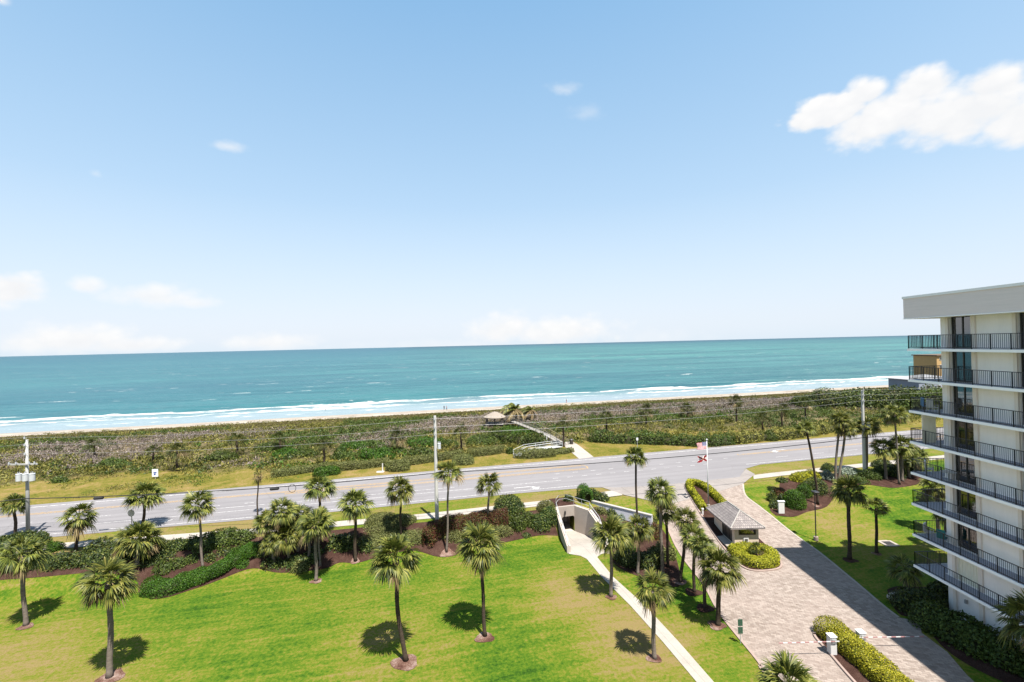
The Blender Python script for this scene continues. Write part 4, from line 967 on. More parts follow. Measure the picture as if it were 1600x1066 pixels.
shrub('shrub', 'dark shrubs in the shade of the palm clump by the balconies', 'shrub', [B(1396, 748, 40, 1.6), B(1420, 744, 40, 1.7), B(1378, 734, 30, 1.4)], 'dark', .2, rough=.2)
shrub('shrub', 'leafy bush behind the middle balcony railings', 'shrub', [B(1470, 800, 70, 2.6)], 'seagrape', .22, rough=.25)

# ------------------------------------------------------------------ beyond the road
FH = 'clipped hedges along the far verge'
hedge('hedge', 'long clipped hedge on the far verge, leftmost piece', 'hedge', [(434, 744), (470, 739), (508, 733)], 2.0, 1.0, 'olive', .2, p=5, group=FH)
hedge('hedge', 'clipped hedge on the far verge left of the white marker post', 'hedge', [(526, 735), (560, 732), (600, 728)], 2.0, 1.2, 'olive', .2, p=5, group=FH)
hedge('hedge', 'dark clipped hedge on the far verge behind the tall pole', 'hedge', [(638, 726), (680, 720), (716, 714)], 2.0, 1.2, 'olive', .2, p=5, group=FH)
hedge('hedge', 'clipped hedge on the far verge nearest the boardwalk ramp', 'hedge', [(740, 712), (762, 710), (781, 707)], 2.4, 1.2, 'olive', .2, p=5, group=FH)
shrub('shrub', 'bright green rounded bush at the far road edge', 'shrub', [B(503, 746, 26, 1.3), B(518, 744, 26, 1.3)], 'clipped', .2, p=3, rough=.06)
shrub('shrub', 'rounded grey green bush right of the white marker post', 'shrub', [B(622, 738, 38, 1.7)], 'olive', .2, p=3, rough=.05)
shrub('shrub', 'rounded grey green bush right of the tall pole', 'shrub', [B(724, 728, 36, 1.6)], 'olive', .2, p=3, rough=.05)
shrub('shrub', 'small dark bush left of the boardwalk ramp', 'shrub', [B(797, 710, 14, 1.2)], 'seagrape', .2)
hedge('hedge', 'oval clipped hedge in front of the boardwalk ramp', 'hedge', [(816, 714), (835, 714), (855, 712)], 3.0, 1.25, 'olive', .2, p=4, smooth=False)
shrub('hedge', 'low brown green hedge beside the boardwalk ramp hedge', 'hedge', [B(868, 711, 16, .8), B(880, 710, 18, .8), B(890, 708, 14, .8)], 'olive', .2, p=4, rough=.05)
hedge('hedge', 'long wild hedge right of the beach footpath', 'hedge', [(928, 690), (960, 692), (1000, 693), (1050, 695), (1100, 697), (1140, 694)], 2.2, 2.0, 'seagrape', .3, p=2.6, rough=.16, dens=2.4)
hedge('hedge', 'wild hedge behind the far road verge on the right', 'hedge', [(1150, 693), (1190, 688), (1240, 684), (1300, 674)], 2.4, 1.8, 'palmetto', .3, p=2.4, rough=.2, dens=2.2)
shrub('shrub', 'dark glossy bush on the far verge opposite the entrance', 'shrub', [B(1203, 690, 26, 2.0)], 'seagrape', .26, rough=.15)
hedge('hedge', 'dark shrub line between the beach hut and the clipped hedge', 'hedge', [(770, 690), (800, 694), (845, 697)], 2.2, 2.2, 'seagrape', .3, p=2.6, rough=.15, dens=2.4)
GV = 'single green bushes in the scrub behind the verge'
for (x, y, w, h, mt, lb) in ((584, 722, 50, 2.2, 'clipped', 'bright green bush in the scrub above the far hedge gap'), (535, 720, 36, 1.6, 'seagrape', 'green bush in the scrub behind the leftmost verge hedge'), (551, 706, 44, 1.7, 'clipped', 'vivid green bush deep in the scrub above the road bend'), (470, 716, 40, 1.6, 'seagrape', 'dark green bush in the scrub beside the small palm'),
                             (92, 756, 22, .9, 'seagrape', 'lone dark bush in the yellow grass near the left pole'), (700, 700, 24, 1.5, 'seagrape', 'dark bush right of the tall pole in the scrub'), (175, 732, 40, 1.3, 'seagrape', 'wide green bush in the yellow verge scrub'), (610, 712, 40, 1.4, 'seagrape', 'green bush below the small palm left of the pole'),
                             (448, 716, 44, 1.5, 'clipped', 'low bright bush left of the small palm in the verge scrub'), (655, 715, 36, 1.6, 'seagrape', 'green bush behind the clipped hedge left of the tall pole'), (752, 697, 50, 1.7, 'seagrape', 'green bush between the tall pole and the beach hut scrub'),
                             (575, 703, 44, 1.5, 'seagrape', 'rounded bush farther back above the verge hedges'), (345, 722, 44, 1.4, 'seagrape', 'green bush at the edge of the yellow grass left of the hedges'), (420, 706, 44, 1.5, 'seagrape', 'rounded bush in the grey scrub left of the verge hedges'), (660, 700, 50, 1.6, 'clipped', 'vivid bush in the scrub just left of the tall pole'),
                             (800, 684, 56, 1.8, 'clipped', 'vivid green bush left of the boardwalk stair')):
    shrub('shrub', lb, 'shrub', [B(x, y, w, h), B(x+w*.35, y-1, w*.7, h*.8)], mt, .28, group=GV, rough=.25, dens=2.2)
TB = 'tall sea grape thickets near the far houses'
for (x, y, w, h, lb) in ((1290, 640, 90, 4.5, 'left grey brown thicket near the far houses'), (1345, 640, 90, 5.5, 'middle tall thicket near the far houses'), (1400, 642, 80, 5.5, 'dark thicket right of the utility pole'), (1445, 650, 70, 6.5, 'green tree mass behind the upper balconies')):
    shrub('shrub', lb, 'shrub', [bush_at(x, y, w, h, .7), bush_at(x+w*.3, y-3, w*.7, h*.85, .7), bush_at(x-w*.35, y-2, w*.6, h*.7, .7)], 'dark' if h < 6 else 'seagrape', .5, group=TB, rough=.28, dens=2.0)

# scrub that reads as one mass: three kinds of growth scattered over the dune
def vnoise(x, y, sc, seed):
    r = np.random.RandomState(seed); s = np.zeros_like(x)
    for k in range(7):
        a = r.rand()*6.3; f = sc*(.6+1.4*r.rand()); s += np.sin((x*math.cos(a)+y*math.sin(a))*f+r.rand()*6.3)
    return s/7**.5/1.1
def scatter(name, mat, n, vr, sel, cr, size, per, hgt, up, seed, tilt=.8, aspect=.5):
    rs = np.random.RandomState(seed); u = rs.uniform(-190, 250, n); v = rs.uniform(*vr, n)
    x, y = uv2xy(u, v); ok = (np.abs(x) < y*1.25+14) & sel(u, v, rs)
    bx, by = un(905, 700, 2.3)[:2]; hx, hy = HUT[:2]
    dd = np.abs((x-bx)*(hy-by)-(y-by)*(hx-bx))/math.hypot(hx-bx, hy-by)
    ok &= ~((dd < 1.6) & (y > 88) & (y < HUT[1]+3)) & (np.hypot(x-HUT[0], y-HUT[1]) > 3.5)
    u, v, x, y = u[ok], v[ok], x[ok], y[ok]; m_ = len(x); z = hz_uv(u, v)
    r = cr*(.55+.9*rs.rand(m_)); hh = .85*hgt*(.5+.9*rs.rand(m_))*(1+.3*vnoise(u, v, .12, seed+5))
    i = np.repeat(np.arange(m_), per); d = nrm(rs.normal(size=(len(i), 3))); d[:, 2] = np.abs(d[:, 2]); q = (.45+.6*rs.rand(len(i)))[:, None]
    P = np.stack([x[i], y[i], z[i]], 1)+d*q*np.stack([r[i], r[i], hh[i]], 1)
    V, F = leaves(P, d, size, rs, tilt, aspect, up)
    o = link(name, np_mesh(name, V, F, M[mat])); o['kind'] = 'stuff'; return o
verge = lambda u: np.interp(u, [-200, -90, -75, -45, -38, -20, 0, 20, 40, 50, 110, 200], [26, 26, 30, 24, 20.5, 20.5, 24, 26, 22, 18.5, 19, 19])
nA = lambda u, v: vnoise(u, v*1.6, .055, 11)+.6*vnoise(u, v, .2, 12)
grey_p = lambda u, v: nA(u, v)+np.interp(v, [22, 36, 50, 62, 72, 80], [-1.2, -.35, .5, .85, .25, -1.5])
scatter('dune_scrub', 'seagrape', 14000, (18, 80), lambda u, v, r: (v > verge(u)+r.rand(len(u))*5) & (grey_p(u, v) < .25) & (nA(u+40, v+13) > .0), 1.25, .38, 30, 1.1, .1, 1)
scatter('dune_scrub', 'palmetto', 14000, (18, 78), lambda u, v, r: (v > verge(u)+r.rand(len(u))*4) & (grey_p(u, v) < .45) & (nA(u+40, v+13) < .15), 1.0, .5, 20, .9, .9, 2, .7, .34)
scatter('dune_scrub', 'greytwig', 20000, (28, 76), lambda u, v, r: (v > verge(u)+3) & (grey_p(u, v) > .0), 1.0, .42, 24, .8, .8, 3, 1.0, .26)
scatter('dune_scrub', 'dark', 560, (21, 74), lambda u, v, r: (v > verge(u)+1) & (vnoise(u, v, .11, 71) > .1), 1.7, .42, 90, 1.35, .1, 9)
scatter('dune_scrub', 'clipped', 500, (21, 50), lambda u, v, r: (v > verge(u)+1) & (u > -60) & (vnoise(u, v, .13, 73) > .3), 1.7, .42, 90, 1.2, .1, 10)
scatter('dune_scrub', 'dune', 26000, (74, 99.5), lambda u, v, r: (v > 76+r.rand(len(u))*8) & (v < 97.5+2.5*vnoise(u, v, .1, 31)), .6, .3, 9, .2, .3, 4, .8, .4)
scatter('dune_scrub', 'palmetto', 3600, (90, 106), lambda u, v, r: (vnoise(u, v, .09, 44) > .55), .8, .3, 10, .25, .4, 5)
scatter('verge_grass', 'palmetto', 22000, (16, 40), lambda u, v, r: (v > 16.5+r.rand(len(u))*4) & (u < -36+r.rand(len(u))*8) & (v < verge(u)+6) & (vnoise(u, v, .3, 61) > -.1), .5, .26, 8, .22, 1.2, 6, .8, .3)
scatter('verge_grass', 'dune', 22000, (16, 40), lambda u, v, r: (v > 16+r.rand(len(u))*3) & (u < -36+r.rand(len(u))*8) & (v < verge(u)+6) & (vnoise(u, v, .24, 63) > .1), .5, .26, 8, .2, 1.2, 7, .8, .3)
scatter('verge_grass', 'clipped', 5000, (17, 40), lambda u, v, r: (u < -36+r.rand(len(u))*8) & (v < verge(u)+6) & (vnoise(u, v, .21, 67) > .75), .6, .26, 9, .26, .6, 8, .8, .4)

# ------------------------------------------------------------------ pedestrian underpass
def rail(mb, pts, h, r=.028, posts=1.3, mids=(.5,)):
    """tube railing over foot points (x,y,z)"""
    P = [Vector(p) for p in pts]
    for k in (1.0,)+tuple(mids): mb.tube([p+Vector((0, 0, h*k)) for p in P], r, 6)
    for a, b in zip(P[:-1], P[1:]):
        n = max(1, round((b-a).length/posts))
        for i in range(n+1):
            q = a+(b-a)*i/n; mb.tube([q, q+Vector((0, 0, h))], r, 6)
und = empty('underpass', (8, 54, 0), 'concrete pedestrian underpass with sloping walls and a dark tunnel mouth', 'underpass')
fp = [un(889, 864, 0), A_, B_, C_, D_, E_]
fl_uv = [xy2uv(*p[:2]) for p in RAMP]
dr = drape('ramp_floor', fl_uv, .0, M['sidewalk'], step=(.5, .5), hfun=lambda u, v: floor_z(v)+.03)
dr['kind'] = 'structure'
mb = MB()   # left parapet
mb.wall([L_[:2], (L_[:2]+A_[:2])/2, A_[:2]], .42, [-.4, -.9, -1.2], [.75, 1.55, 2.45]); mb.build('parapet', M['concrete2'], und, bevel=.02)
mb = MB()   # front wall with the opening
dAB = (B_[:2]-A_[:2]); nA_ = np.array([-dAB[1], dAB[0]])/np.linalg.norm(dAB)
z0, zt, zo = -1.2, 2.42, 1.15
mid = lambda t: A_[:2]+dAB*t
for a, b, za, zb in ((0, .22, z0, zt), (.22, .97, zo, zt), (.97, 1.03, z0, zt)):
    p, q = mid(a), mid(b); mb.prism([p-nA_*.14, q-nA_*.14, q+nA_*.14, p+nA_*.14], za, zb)
# chamfer corners of the opening
for t, s in ((.22, 1), (.97, -1)):
    p = mid(t); q = p+dAB*.12*s
    vs = []
    for o in (-.13, .13): vs += [(*(p+nA_*o), zo), (*(q+nA_*o), zo), (*(p+nA_*o), zo-.3)]
    mb.add(vs, [(0, 1, 2), (5, 4, 3), (0, 3, 4, 1), (1, 4, 5, 2), (2, 5, 3, 0)])
mb.build('front_wall', M['concrete'], und)
mb = MB(); mb.wall([B_[:2], C_[:2]], .5, [-1.2, -1.1], [2.40, 2.38]); mb.wall([C_[:2]+np.array([.02, -.02]), D_[:2], E_[:2]], .5, [-1.1, -.9, -.4], [2.37, 1.6, .45])
mb.build('side_wall', M['concrete2'], und)
mb = MB()   # tunnel barrel
p0, p1 = mid(.2), mid(.98); L3 = dT*3.1
mb.add([(*p0, -.82), (*p1, -.82), (*(p1+L3), -.82), (*(p0+L3), -.82)], [(0, 1, 2, 3)])
for p in (p0, p1): mb.add([(*(p+dT*.1), -1), (*(p+L3), -1), (*(p+L3), 1.6), (*(p+dT*.1), 1.6)], [(0, 1, 2, 3)])
mb.add([(*(p0+L3), -1), (*(p1+L3), -1), (*(p1+L3), 1.6), (*(p0+L3), 1.6)], [(0, 1, 2, 3)])
mb.build('tunnel', M['concrete2'], und)
mb = MB(); mb.prism([p0+dT*.12-dAB*.12, p1+dT*.12+dAB*.15, p1+L3*1.15+dAB*.15, p0+L3*1.15-dAB*.12], 1.5, 2.28); mb.build('lid', M['mulch'], und)
mb = MB(); rail(mb, [(L_[0], L_[1], .75), (*((L_[:2]+A_[:2])/2), 1.55), (A_[0], A_[1], 2.45)], .55, .028, 2.2, ()); rail(mb, [(A_[0], A_[1]+.1, 2.4), (*(mid(.35)+dT*1.6), 2.28), (*(mid(.75)+dT*1.6), 2.28), (C_[0], C_[1], 2.37)], 1.0, .024, 1.6)
rail(mb, [(C_[0], C_[1], 2.37), (D_[0], D_[1], 1.6), (E_[0], E_[1], .45)], .75, .035, 2.0, (.55,)); mb.build('railing', M['galv'], und)
mb = MB(); q = mid(.42)-nA_*.3; mb.box((q[0], q[1], 1.75), (.16, .2, .3)); mb.tube([(q[0], q[1]+.1, 1.55), (q[0], q[1]-.02, 1.35)], .06, 6); mb.build('wall_lamp', M['blackmetal'], und)
mb = MB(); a = un(925, 783, 2.45); b = un(1019, 806, 2.0)
mb.wall([a[:2], (a[:2]+b[:2])/2, b[:2]], .3, [.6, .2, -.2], [a[2], (a[2]+b[2])/2, b[2]])
t = empty('retaining_wall', (a[0], a[1], 1.2), 'low grey block retaining wall with a dark cap beside the underpass', 'wall'); mb.build('wall_face', M['granite'], t)
mb = MB(); mb.wall([a[:2], (a[:2]+b[:2])/2, b[:2]], .42, [a[2]+.003, (a[2]+b[2])/2+.003, b[2]+.003], [a[2]+.1, (a[2]+b[2])/2+.1, b[2]+.1]); mb.build('cap', M['greywood'], t)

# ------------------------------------------------------------------ guardhouse
gz = float(hz(25.6, 52.5))+.12
gh = empty('guardhouse', (25.65, 52.5, gz), 'small beige guardhouse with grey shingle hip roof on the drive island', 'guardhouse')
x0, x1, y0, y1 = 23.98, 26.63, 50.3, 55.2; ze = 2.42
def holed(mb, x0, x1, z0, z1, hx0, hx1, hz0, hz1, y, th, axis='x'):
    for (a, b, c, d) in ((x0, hx0, z0, z1), (hx1, x1, z0, z1), (hx0, hx1, z0, hz0), (hx0, hx1, hz1, z1)):
        if b-a > 1e-3 and d-c > 1e-3:
            c_ = ((a+b)/2, y, (c+d)/2) if axis == 'x' else (y, (a+b)/2, (c+d)/2)
            mb.box(c_, (b-a, th, d-c) if axis == 'x' else (th, b-a, d-c))
mb = MB(); holed(mb, x0, x1, gz-.3, ze+.1, x0+.45, x1-.3, gz+1.15, gz+1.95, y0, .14)
holed(mb, y0+.071, y1-.071, gz-.3, ze+.1, y0+.5, y0+2.9, gz+.12, gz+2.0, x0+.07, .14, 'y'); holed(mb, y0+.071, y1-.071, gz-.3, ze+.1, y0+.8, y0+3.2, gz+.9, gz+1.9, x1-.07, .14, 'y')
mb.box(((x0+x1)/2, y1, (gz-.3+ze+.1)/2), (x1-x0, .14, ze+.4-gz)); mb.box(((x0+x1)/2, (y0+y1)/2, gz+.02), (x1-x0-.3, y1-y0-.3, .1)); mb.build('wall', M['guardwall'], gh)
def hip(mb, X0, X1, Y0, Y1, z, rz, inset, th=.14):
    xm = (X0+X1)/2; a, b, c, d = (X0, Y0, z), (X1, Y0, z), (X1, Y1, z), (X0, Y1, z); e, f = (xm, Y0+inset, rz), (xm, Y1-inset, rz)
    w = (X1-X0)/2; sl = math.hypot(w, rz-z); si = math.hypot(inset, rz-z)
    mb.add([a, b, e], [(0, 1, 2)], uvs=[[(0, 0), (2*w, 0), (w, si)]]); mb.add([c, d, f], [(0, 1, 2)], uvs=[[(0, 0), (2*w, 0), (w, si)]])
    mb.add([d, a, e, f], [(0, 1, 2, 3)], uvs=[[(Y1, 0), (Y0, 0), (Y0+inset, sl), (Y1-inset, sl)]]); mb.add([b, c, f, e], [(0, 1, 2, 3)], uvs=[[(Y0, 0), (Y1, 0), (Y1-inset, sl), (Y0+inset, sl)]])
    zb = z-th; A = [(p[0], p[1], zb) for p in (a, b, c, d)]
    mb.add([a, b, c, d]+A, [(0, 4, 5, 1), (1, 5, 6, 2), (2, 6, 7, 3), (3, 7, 4, 0), (4, 7, 6, 5)], uvs=[[(0, 0), (0, .1), (.2, .1), (.2, 0)]]*5)
    return e, f, (a, b, c, d)
mb = MB(); e, f, cs = hip(mb, 23.33, 27.1, 49.7, 56.0, ze, 3.72, 1.7); rf = mb.build('roof', M['shingle'], gh)
mb = MB()
for p, q in ((cs[0], e), (cs[1], e), (cs[2], f), (cs[3], f), (e, f)): mb.tube([Vector(p)+Vector((0, 0, .03)), Vector(q)+Vector((0, 0, .03))], .055, 6)
mb.build('ridge_cap', M['greywood'], rf)
# courses of shakes standing proud on each slope
mb = MB()
for k in range(1, 9):
    t_ = k/9; z = ze+(3.72-ze)*t_; xi = 1.885*t_; yi = 1.7*t_
    P = [(23.33+xi, 49.7+yi, z+.02), (27.1-xi, 49.7+yi, z+.02), (27.1-xi, 56-yi, z+.02), (23.33+xi, 56-yi, z+.02)]
    mb.tube(P+[P[0]], .016, 4)
mb.build('shake_course', M['shake'], rf)
wd = MB(); holed(wd, x0+.45, x1-.3, gz+1.15, gz+1.95, x0+.52, x1-.37, gz+1.22, gz+1.88, y0-.03, .14); wd = wd.build('window', M['housebrown'], gh)
mb = MB(); mb.box(((x0+x1)/2+.075, y0, gz+1.55), (x1-x0-.85, .02, .68)); mb.build('pane', M['glass'], wd)
mb = MB(); mb.box(((x0+x1)/2+.2, y0+.9, gz+1.2), (1.6, .5, .1)); mb.box((x0+1.2, y1-1.2, gz+1.0), (1.4, 1.4, 1.4)); mb.build('counter', M['houseorange'], gh)
mb = MB(); mb.box((x0+1.22, y0-.12, gz+.62), (.55, .12, .45)); ac = mb.build('air_conditioner', M['white'], gh); mb = MB(); mb.box((x0+1.22, y0-.185, gz+.62), (.34, .02, .26)); mb.build('grille', M['iron'], ac)
dd = MB()
for k in range(3): 
    yy = y0+.5+k*.8
    holed(dd, yy, yy+.8, gz+.12, gz+2.0, yy+.07, yy+.73, gz+.2, gz+1.93, x0+.05, .08, 'y')
dd = dd.build('sliding_door', M['blackmetal'], gh)
mb = MB(); mb.box((x0+.06, y0+1.7, gz+1.06), (.02, 2.38, 1.72)); mb.build('pane', M['darkwin'], dd)
mb = MB(); mb.box((23.5, 52.4, gz-.02), (.95, 6.6, .16)); tag(mb.build('step_slab', M['concrete'], None, bevel=.02), 'narrow concrete step along the left side of the guardhouse', 'step')
mb = MB(); mb.box((23.35, 57.1, gz+.75), (.18, .16, 1.5), mi=0); mb.box((23.35, 57.1, gz+1.56), (.24, .24, .16)); tag(mb.build('call_post', M['white'], None, bevel=.015), 'short white post standing at the far end of the guardhouse', 'post')
mb = MB(); mb.wall([(24.2, 57.3), (26.9, 57.3)], .5, [gz-.1]*2, [gz+.5]*2)
# ------------------------------------------------------------------ flagpole
fb = G(1107, 791); fp_ = empty('flagpole', fb, 'tall white flagpole with a ball top in the golden hedge loop', 'flagpole')
ft = at_depth(1104, 688, fb[1]); Hf = ft[2]-fb[2]
mb = MB(); mb.tube([fb, fb+np.array([0, 0, Hf])], [.075, .045], 10); mb.build('pole', M['whitemetal'], fp_, smooth=True)
mb = MB(); mb.sphere((fb[0], fb[1], fb[2]+Hf+.08), .11); mb.build('ball', M['whitemetal'], fp_, smooth=True)
mb = MB(); mb.cyl((fb[0], fb[1], fb[2]), .2, .18, 14); mb.build('collar', M['concrete'], fp_)
def flag(name, label, z, w, h, mat, seed, crumple):
    r = random.Random(seed); nx, ny = 18, 10; V = []; F = []; uv = []
    for j in range(ny+1):
        for i in range(nx+1):
            a, b = i/nx, j/ny; sag = -.28*w*a*a*crumple-.05*w*a
            x = -w*a*(.93-.22*crumple*abs(math.sin(b*3))); y = .16*math.sin(a*8+b*2+seed)*a*(1+crumple)+.1*math.sin(a*15+b*3)*a
            V.append((x-.06, y, h*(b-.5)*(1-.3*crumple*math.sin(a*PI))+sag*.6+.05*math.sin(a*9)*a)); uv.append((a, b))
    for j in range(ny):
        for i in range(nx):
            k = j*(nx+1)+i; F.append((k, k+1, k+nx+2, k+nx+1))
    me = bpy.data.meshes.new(name); me.from_pydata(V, [], F); L = me.uv_layers.new()
    for l in me.loops: L.data[l.index].uv = uv[l.vertex_index]
    me.materials.append(M[mat]); o = link(name, me, None, (fb[0], fb[1], fb[2]+z)); sd = o.modifiers.new('thickness', 'SOLIDIFY'); sd.thickness = .01
    return tag(o, label, 'flag')
kz = lambda py: float(at_depth(1104, py, fb[1])[2]-fb[2])
flag('flag', 'striped red and white flag with blue starred canton flying from the pole', kz(696), 1.5, .95, 'flag', 2, .35)
flag('flag', 'crumpled red and white flag hanging below the striped one', kz(716), 1.3, .85, 'flag2', 5, .95)
# ------------------------------------------------------------------ gate barriers, signs, lamp, drain
def barrier(base, dirx, L, label, boxh=1.25):
    e = empty('barrier_gate', base, label, 'barrier')
    mb = MB(); mb.box((base[0], base[1], base[2]+boxh/2), (.46, .44, boxh)); mb.box((base[0], base[1], base[2]+boxh+.05), (.54, .52, .1)); mb.build('cabinet', M['white'], e, bevel=.025)
    a = mb; z = base[2]+boxh-.2; yy = base[1]-.3
    mb = MB(); n = 14
    for k in range(n):
        xa = base[0]-dirx*.35+dirx*(L+.35)*k/n; xb = base[0]-dirx*.35+dirx*(L+.35)*(k+1)/n
        mb.box(((xa+xb)/2, yy, z-.02*k*.1), (abs(xb-xa), .04, .055), mi=k % 2)
    mb.build('arm', [M['white'], M['redpaint']], e)
    mb = MB(); mb.box((base[0], yy+.05, z), (.3, .1, .28)); mb.build('arm_bracket', M['galv'], e)
b0 = un(1300, 1021, .1); barrier(np.array([b0[0], b0[1], .1]), -1, 4.0, 'white barrier cabinet with striped arm reaching left across the drive')
b1 = un(1342, 1012, .1); barrier(np.array([b1[0]+.3, b1[1]+.2, .1]), 1, 4.4, 'white barrier cabinet behind the golden hedge with arm reaching right', 1.0)
sg = G(1157, 1006); e = empty('sign', sg, 'small dark green four panel sign on a post beside the drive', 'sign')
mb = MB(); mb.tube([sg, sg+np.array([0, 0, 1.9])], .03, 6); mb.build('post', M['galv'], e)
for zz in (1.02, 1.6):
    for xx in (-.095, .095):
        mb = MB(); mb.box((sg[0]+xx, sg[1]-.05, sg[2]+zz), (.165, .02, .5)); o = mb.build('sign_panel', M['signgreen'], e)
lp = G(1275, 845); e = empty('lamp_post', lp, 'black lamp post with square head on the right lawn edge', 'lamp post'); lt = at_depth(1273, 769, lp[1])
mb = MB(); mb.tube([lp, (lt[0], lt[1], lt[2])], .06, 8); mb.build('pole', M['blackmetal'], e)
mb = MB(); mb.box((lt[0], lt[1]-.1, lt[2]+.05), (.55, .7, .16)); h_ = mb.build('lamp_head', M['blackmetal'], e, bevel=.03); mb = MB(); mb.box((lt[0], lt[1]-.1, lt[2]-.045), (.4, .5, .02)); mb.build('lens', M['signwhite'], h_)
mb = MB(); mb.cyl((lp[0], lp[1], lp[2]-.1), .24, .55, 14); mb.build('base', M['kerb'], e)
sg = G(1221, 803); e = empty('entrance_sign', sg, 'white upright board sign among the shrubs at the drive edge', 'sign')
mb = MB(); mb.box((sg[0], sg[1], sg[2]+.75), (.75, .16, 1.5)); mb.build('board', M['white'], e, bevel=.02); mb = MB(); mb.box((sg[0], sg[1], sg[2]+1.55), (.86, .26, .1)); mb.build('cap', M['signwhite'], e)
dg = G(1388, 850); e = empty('storm_drain', dg, 'square storm drain with pale frame and dark grate in the right lawn', 'drain')
mb = MB()
for (dx, dy, sx_, sy_) in ((-.62, 0, .3, 1.3), (.62, 0, .3, 1.3), (0, -.6, .94, .3), (0, .6, .94, .3)): mb.box((dg[0]+dx, dg[1]+dy, dg[2]+.03), (sx_, sy_, .1))
mb.build('frame', M['concrete'], e); mb = MB()
mb.box((dg[0], dg[1], dg[2]+.0), (.94, .9, .06))
for k in range(8): mb.box((dg[0]-.4+k*.115, dg[1], dg[2]+.05), (.05, .88, .05))
mb.build('grate', M['iron'], e)
rk = G(1398, 938); SEED[0] += 1
iv, jf = icos(); rs_ = np.random.RandomState(4); rv = iv*(1+.18*lump(iv, rs_))[:, None]*np.array([.55, .5, .45]); o = link('boulder', np_mesh('boulder', rv, jf, M['rock']), None, rk+np.array([0, 0, .2])); tag(o, 'grey boulder in the shade beside the round headed dark palm', 'boulder')
for (x, y, s, lb) in ((1528, 1013, .22, 'larger white stone in the dark mulch by the apartment wall'), (1566, 1034, .16, 'smaller white stone in the dark mulch near the right edge')):
    g = G(x, y); o = link('stone', np_mesh('stone', iv*np.array([s*1.5, s, s*.5]), jf, M['white']), None, g+np.array([0, 0, .03])); tag(o, lb, 'stone')

# ------------------------------------------------------------------ utility poles and wires
def upole(base_px, top_y, base_z, label, kind):
    b = un(*base_px, base_z); b[2] = float(hz(b[0], b[1])); t = at_depth(base_px[0]-7 if kind else base_px[0]-5, top_y, b[1])
    e = empty('utility_pole', b, label, 'utility pole'); h = t[2]-b[2]
    mb = MB(); mb.tube([b-np.array([0, 0, .2]), b+np.array([0, 0, h])], [.20, .13] if kind == 0 else [.24, .16], 10 if kind == 0 else 8); mb.build('pole', M['polewood' if kind == 0 else 'poleconc'], e, smooth=kind == 0)
    return e, b, h
def insulator(e, p):
    mb = MB(); mb.tube([p, p+np.array([0, -.35, .0])], .03, 6); mb.tube([p+np.array([0, -.25, -.05]), p+np.array([0, -.25, .22])], [.09, .06], 8); mb.build('insulator', M['insul'], e)
def transf(e, b, z, k, r=.27, h=.8):
    for i in range(k):
        c = (b[0]+(-.55+.75*i if k > 1 else .5), b[1]-.38, b[2]+z)
        mb = MB(); mb.cyl(c, r, h, 14); mb.cyl((c[0], c[1], c[2]+h), r*1.06, .05, 14); o = mb.build('transformer', M['transformer'], e)
        mb = MB()
        for s in (-.1, .1): mb.cyl((c[0]+s, c[1], c[2]+h+.05), .04, .22, 8)
        mb.build('bushing', M['insul'], o)
p1e, p1b, h1 = upole((44, 840), 687, 2.2, 'weathered utility pole with crossarm and transformers at the far left', 0)
p1b_ = np.array([p1b[0], p1b[1], p1b[2]])
za = float(at_depth(38, 725, p1b[1])[2])
mb = MB(); mb.box((p1b[0]-.25, p1b[1]-.2, za), (3.3, .12, .16)); mb.build('crossarm', M['polewood'], p1e)
for xx in (-1.7, -.9, .6, 1.2): insulator(p1e, np.array([p1b[0]+xx, p1b[1]-.1, za+.1]))
transf(p1e, p1b_, float(at_depth(38, 750, p1b[1])[2])-p1b[2], 3, .27, .75)
p2e, p2b, h2 = upole((683, 816), 650, 2.2, 'tall pale concrete utility pole in the middle of the near verge', 1)
transf(p2e, p2b, h2*.70, 1, .2, .6)
p3e, p3b, h3 = upole((1351, 741), 610, 2.2, 'pale concrete utility pole behind the palms on the right', 1)
transf(p3e, p3b, h3*.55, 1, .25, .8)
def wire_pts(P, sag, n=22):
    out = []
    for a, b in zip(P[:-1], P[1:]):
        a, b = np.array(a), np.array(b)
        for i in range(n): t = i/n; q = a+(b-a)*t; q = q+np.array([0, 0, -4*sag*t*(1-t)]); out.append(q)
    return out+[np.array(P[-1])]
def onp(b, px, py, off=-.2): q = at_depth(px, py, b[1]); return np.array([b[0], b[1]+off, q[2]])
dirv = np.array([CT, ST, 0])
for k, (ya, yb, yc, r, lb) in enumerate(((683, 654, 609, .014, 'topmost power line running along the road'), (694, 667, 617, .014, 'middle power line running along the road'), (708, 678, 626, .014, 'lowest bare power line running along the road'))):
    a, b, c = onp(p1b, 38, ya), onp(p2b, 677, yb), onp(p3b, 1348, yc)
    for e_, q in ((p1e, a), (p2e, b), (p3e, c)): insulator(e_, q+np.array([0, .2, -.12]))
    mb = MB(); mb.tube(wire_pts([a-dirv*60+np.array([0, 0, .2]), a, b, c, c+dirv*70], .55), r, 5); tag(mb.build('power_line', M['wire']), lb, 'power line', 'power lines strung between the utility poles')
a, b, c = onp(p1b, 38, 778, -.3), onp(p2b, 680, 738, -.35), onp(p3b, 1350, 683, -.3)
cp = wire_pts([a-dirv*60, a, b, c, c+dirv*70], .5, 40); mb = MB(); mb.tube(cp, .05, 6); tag(mb.build('telephone_cable', M['cable']), 'thick black cable sagging below the power lines along the road', 'cable')
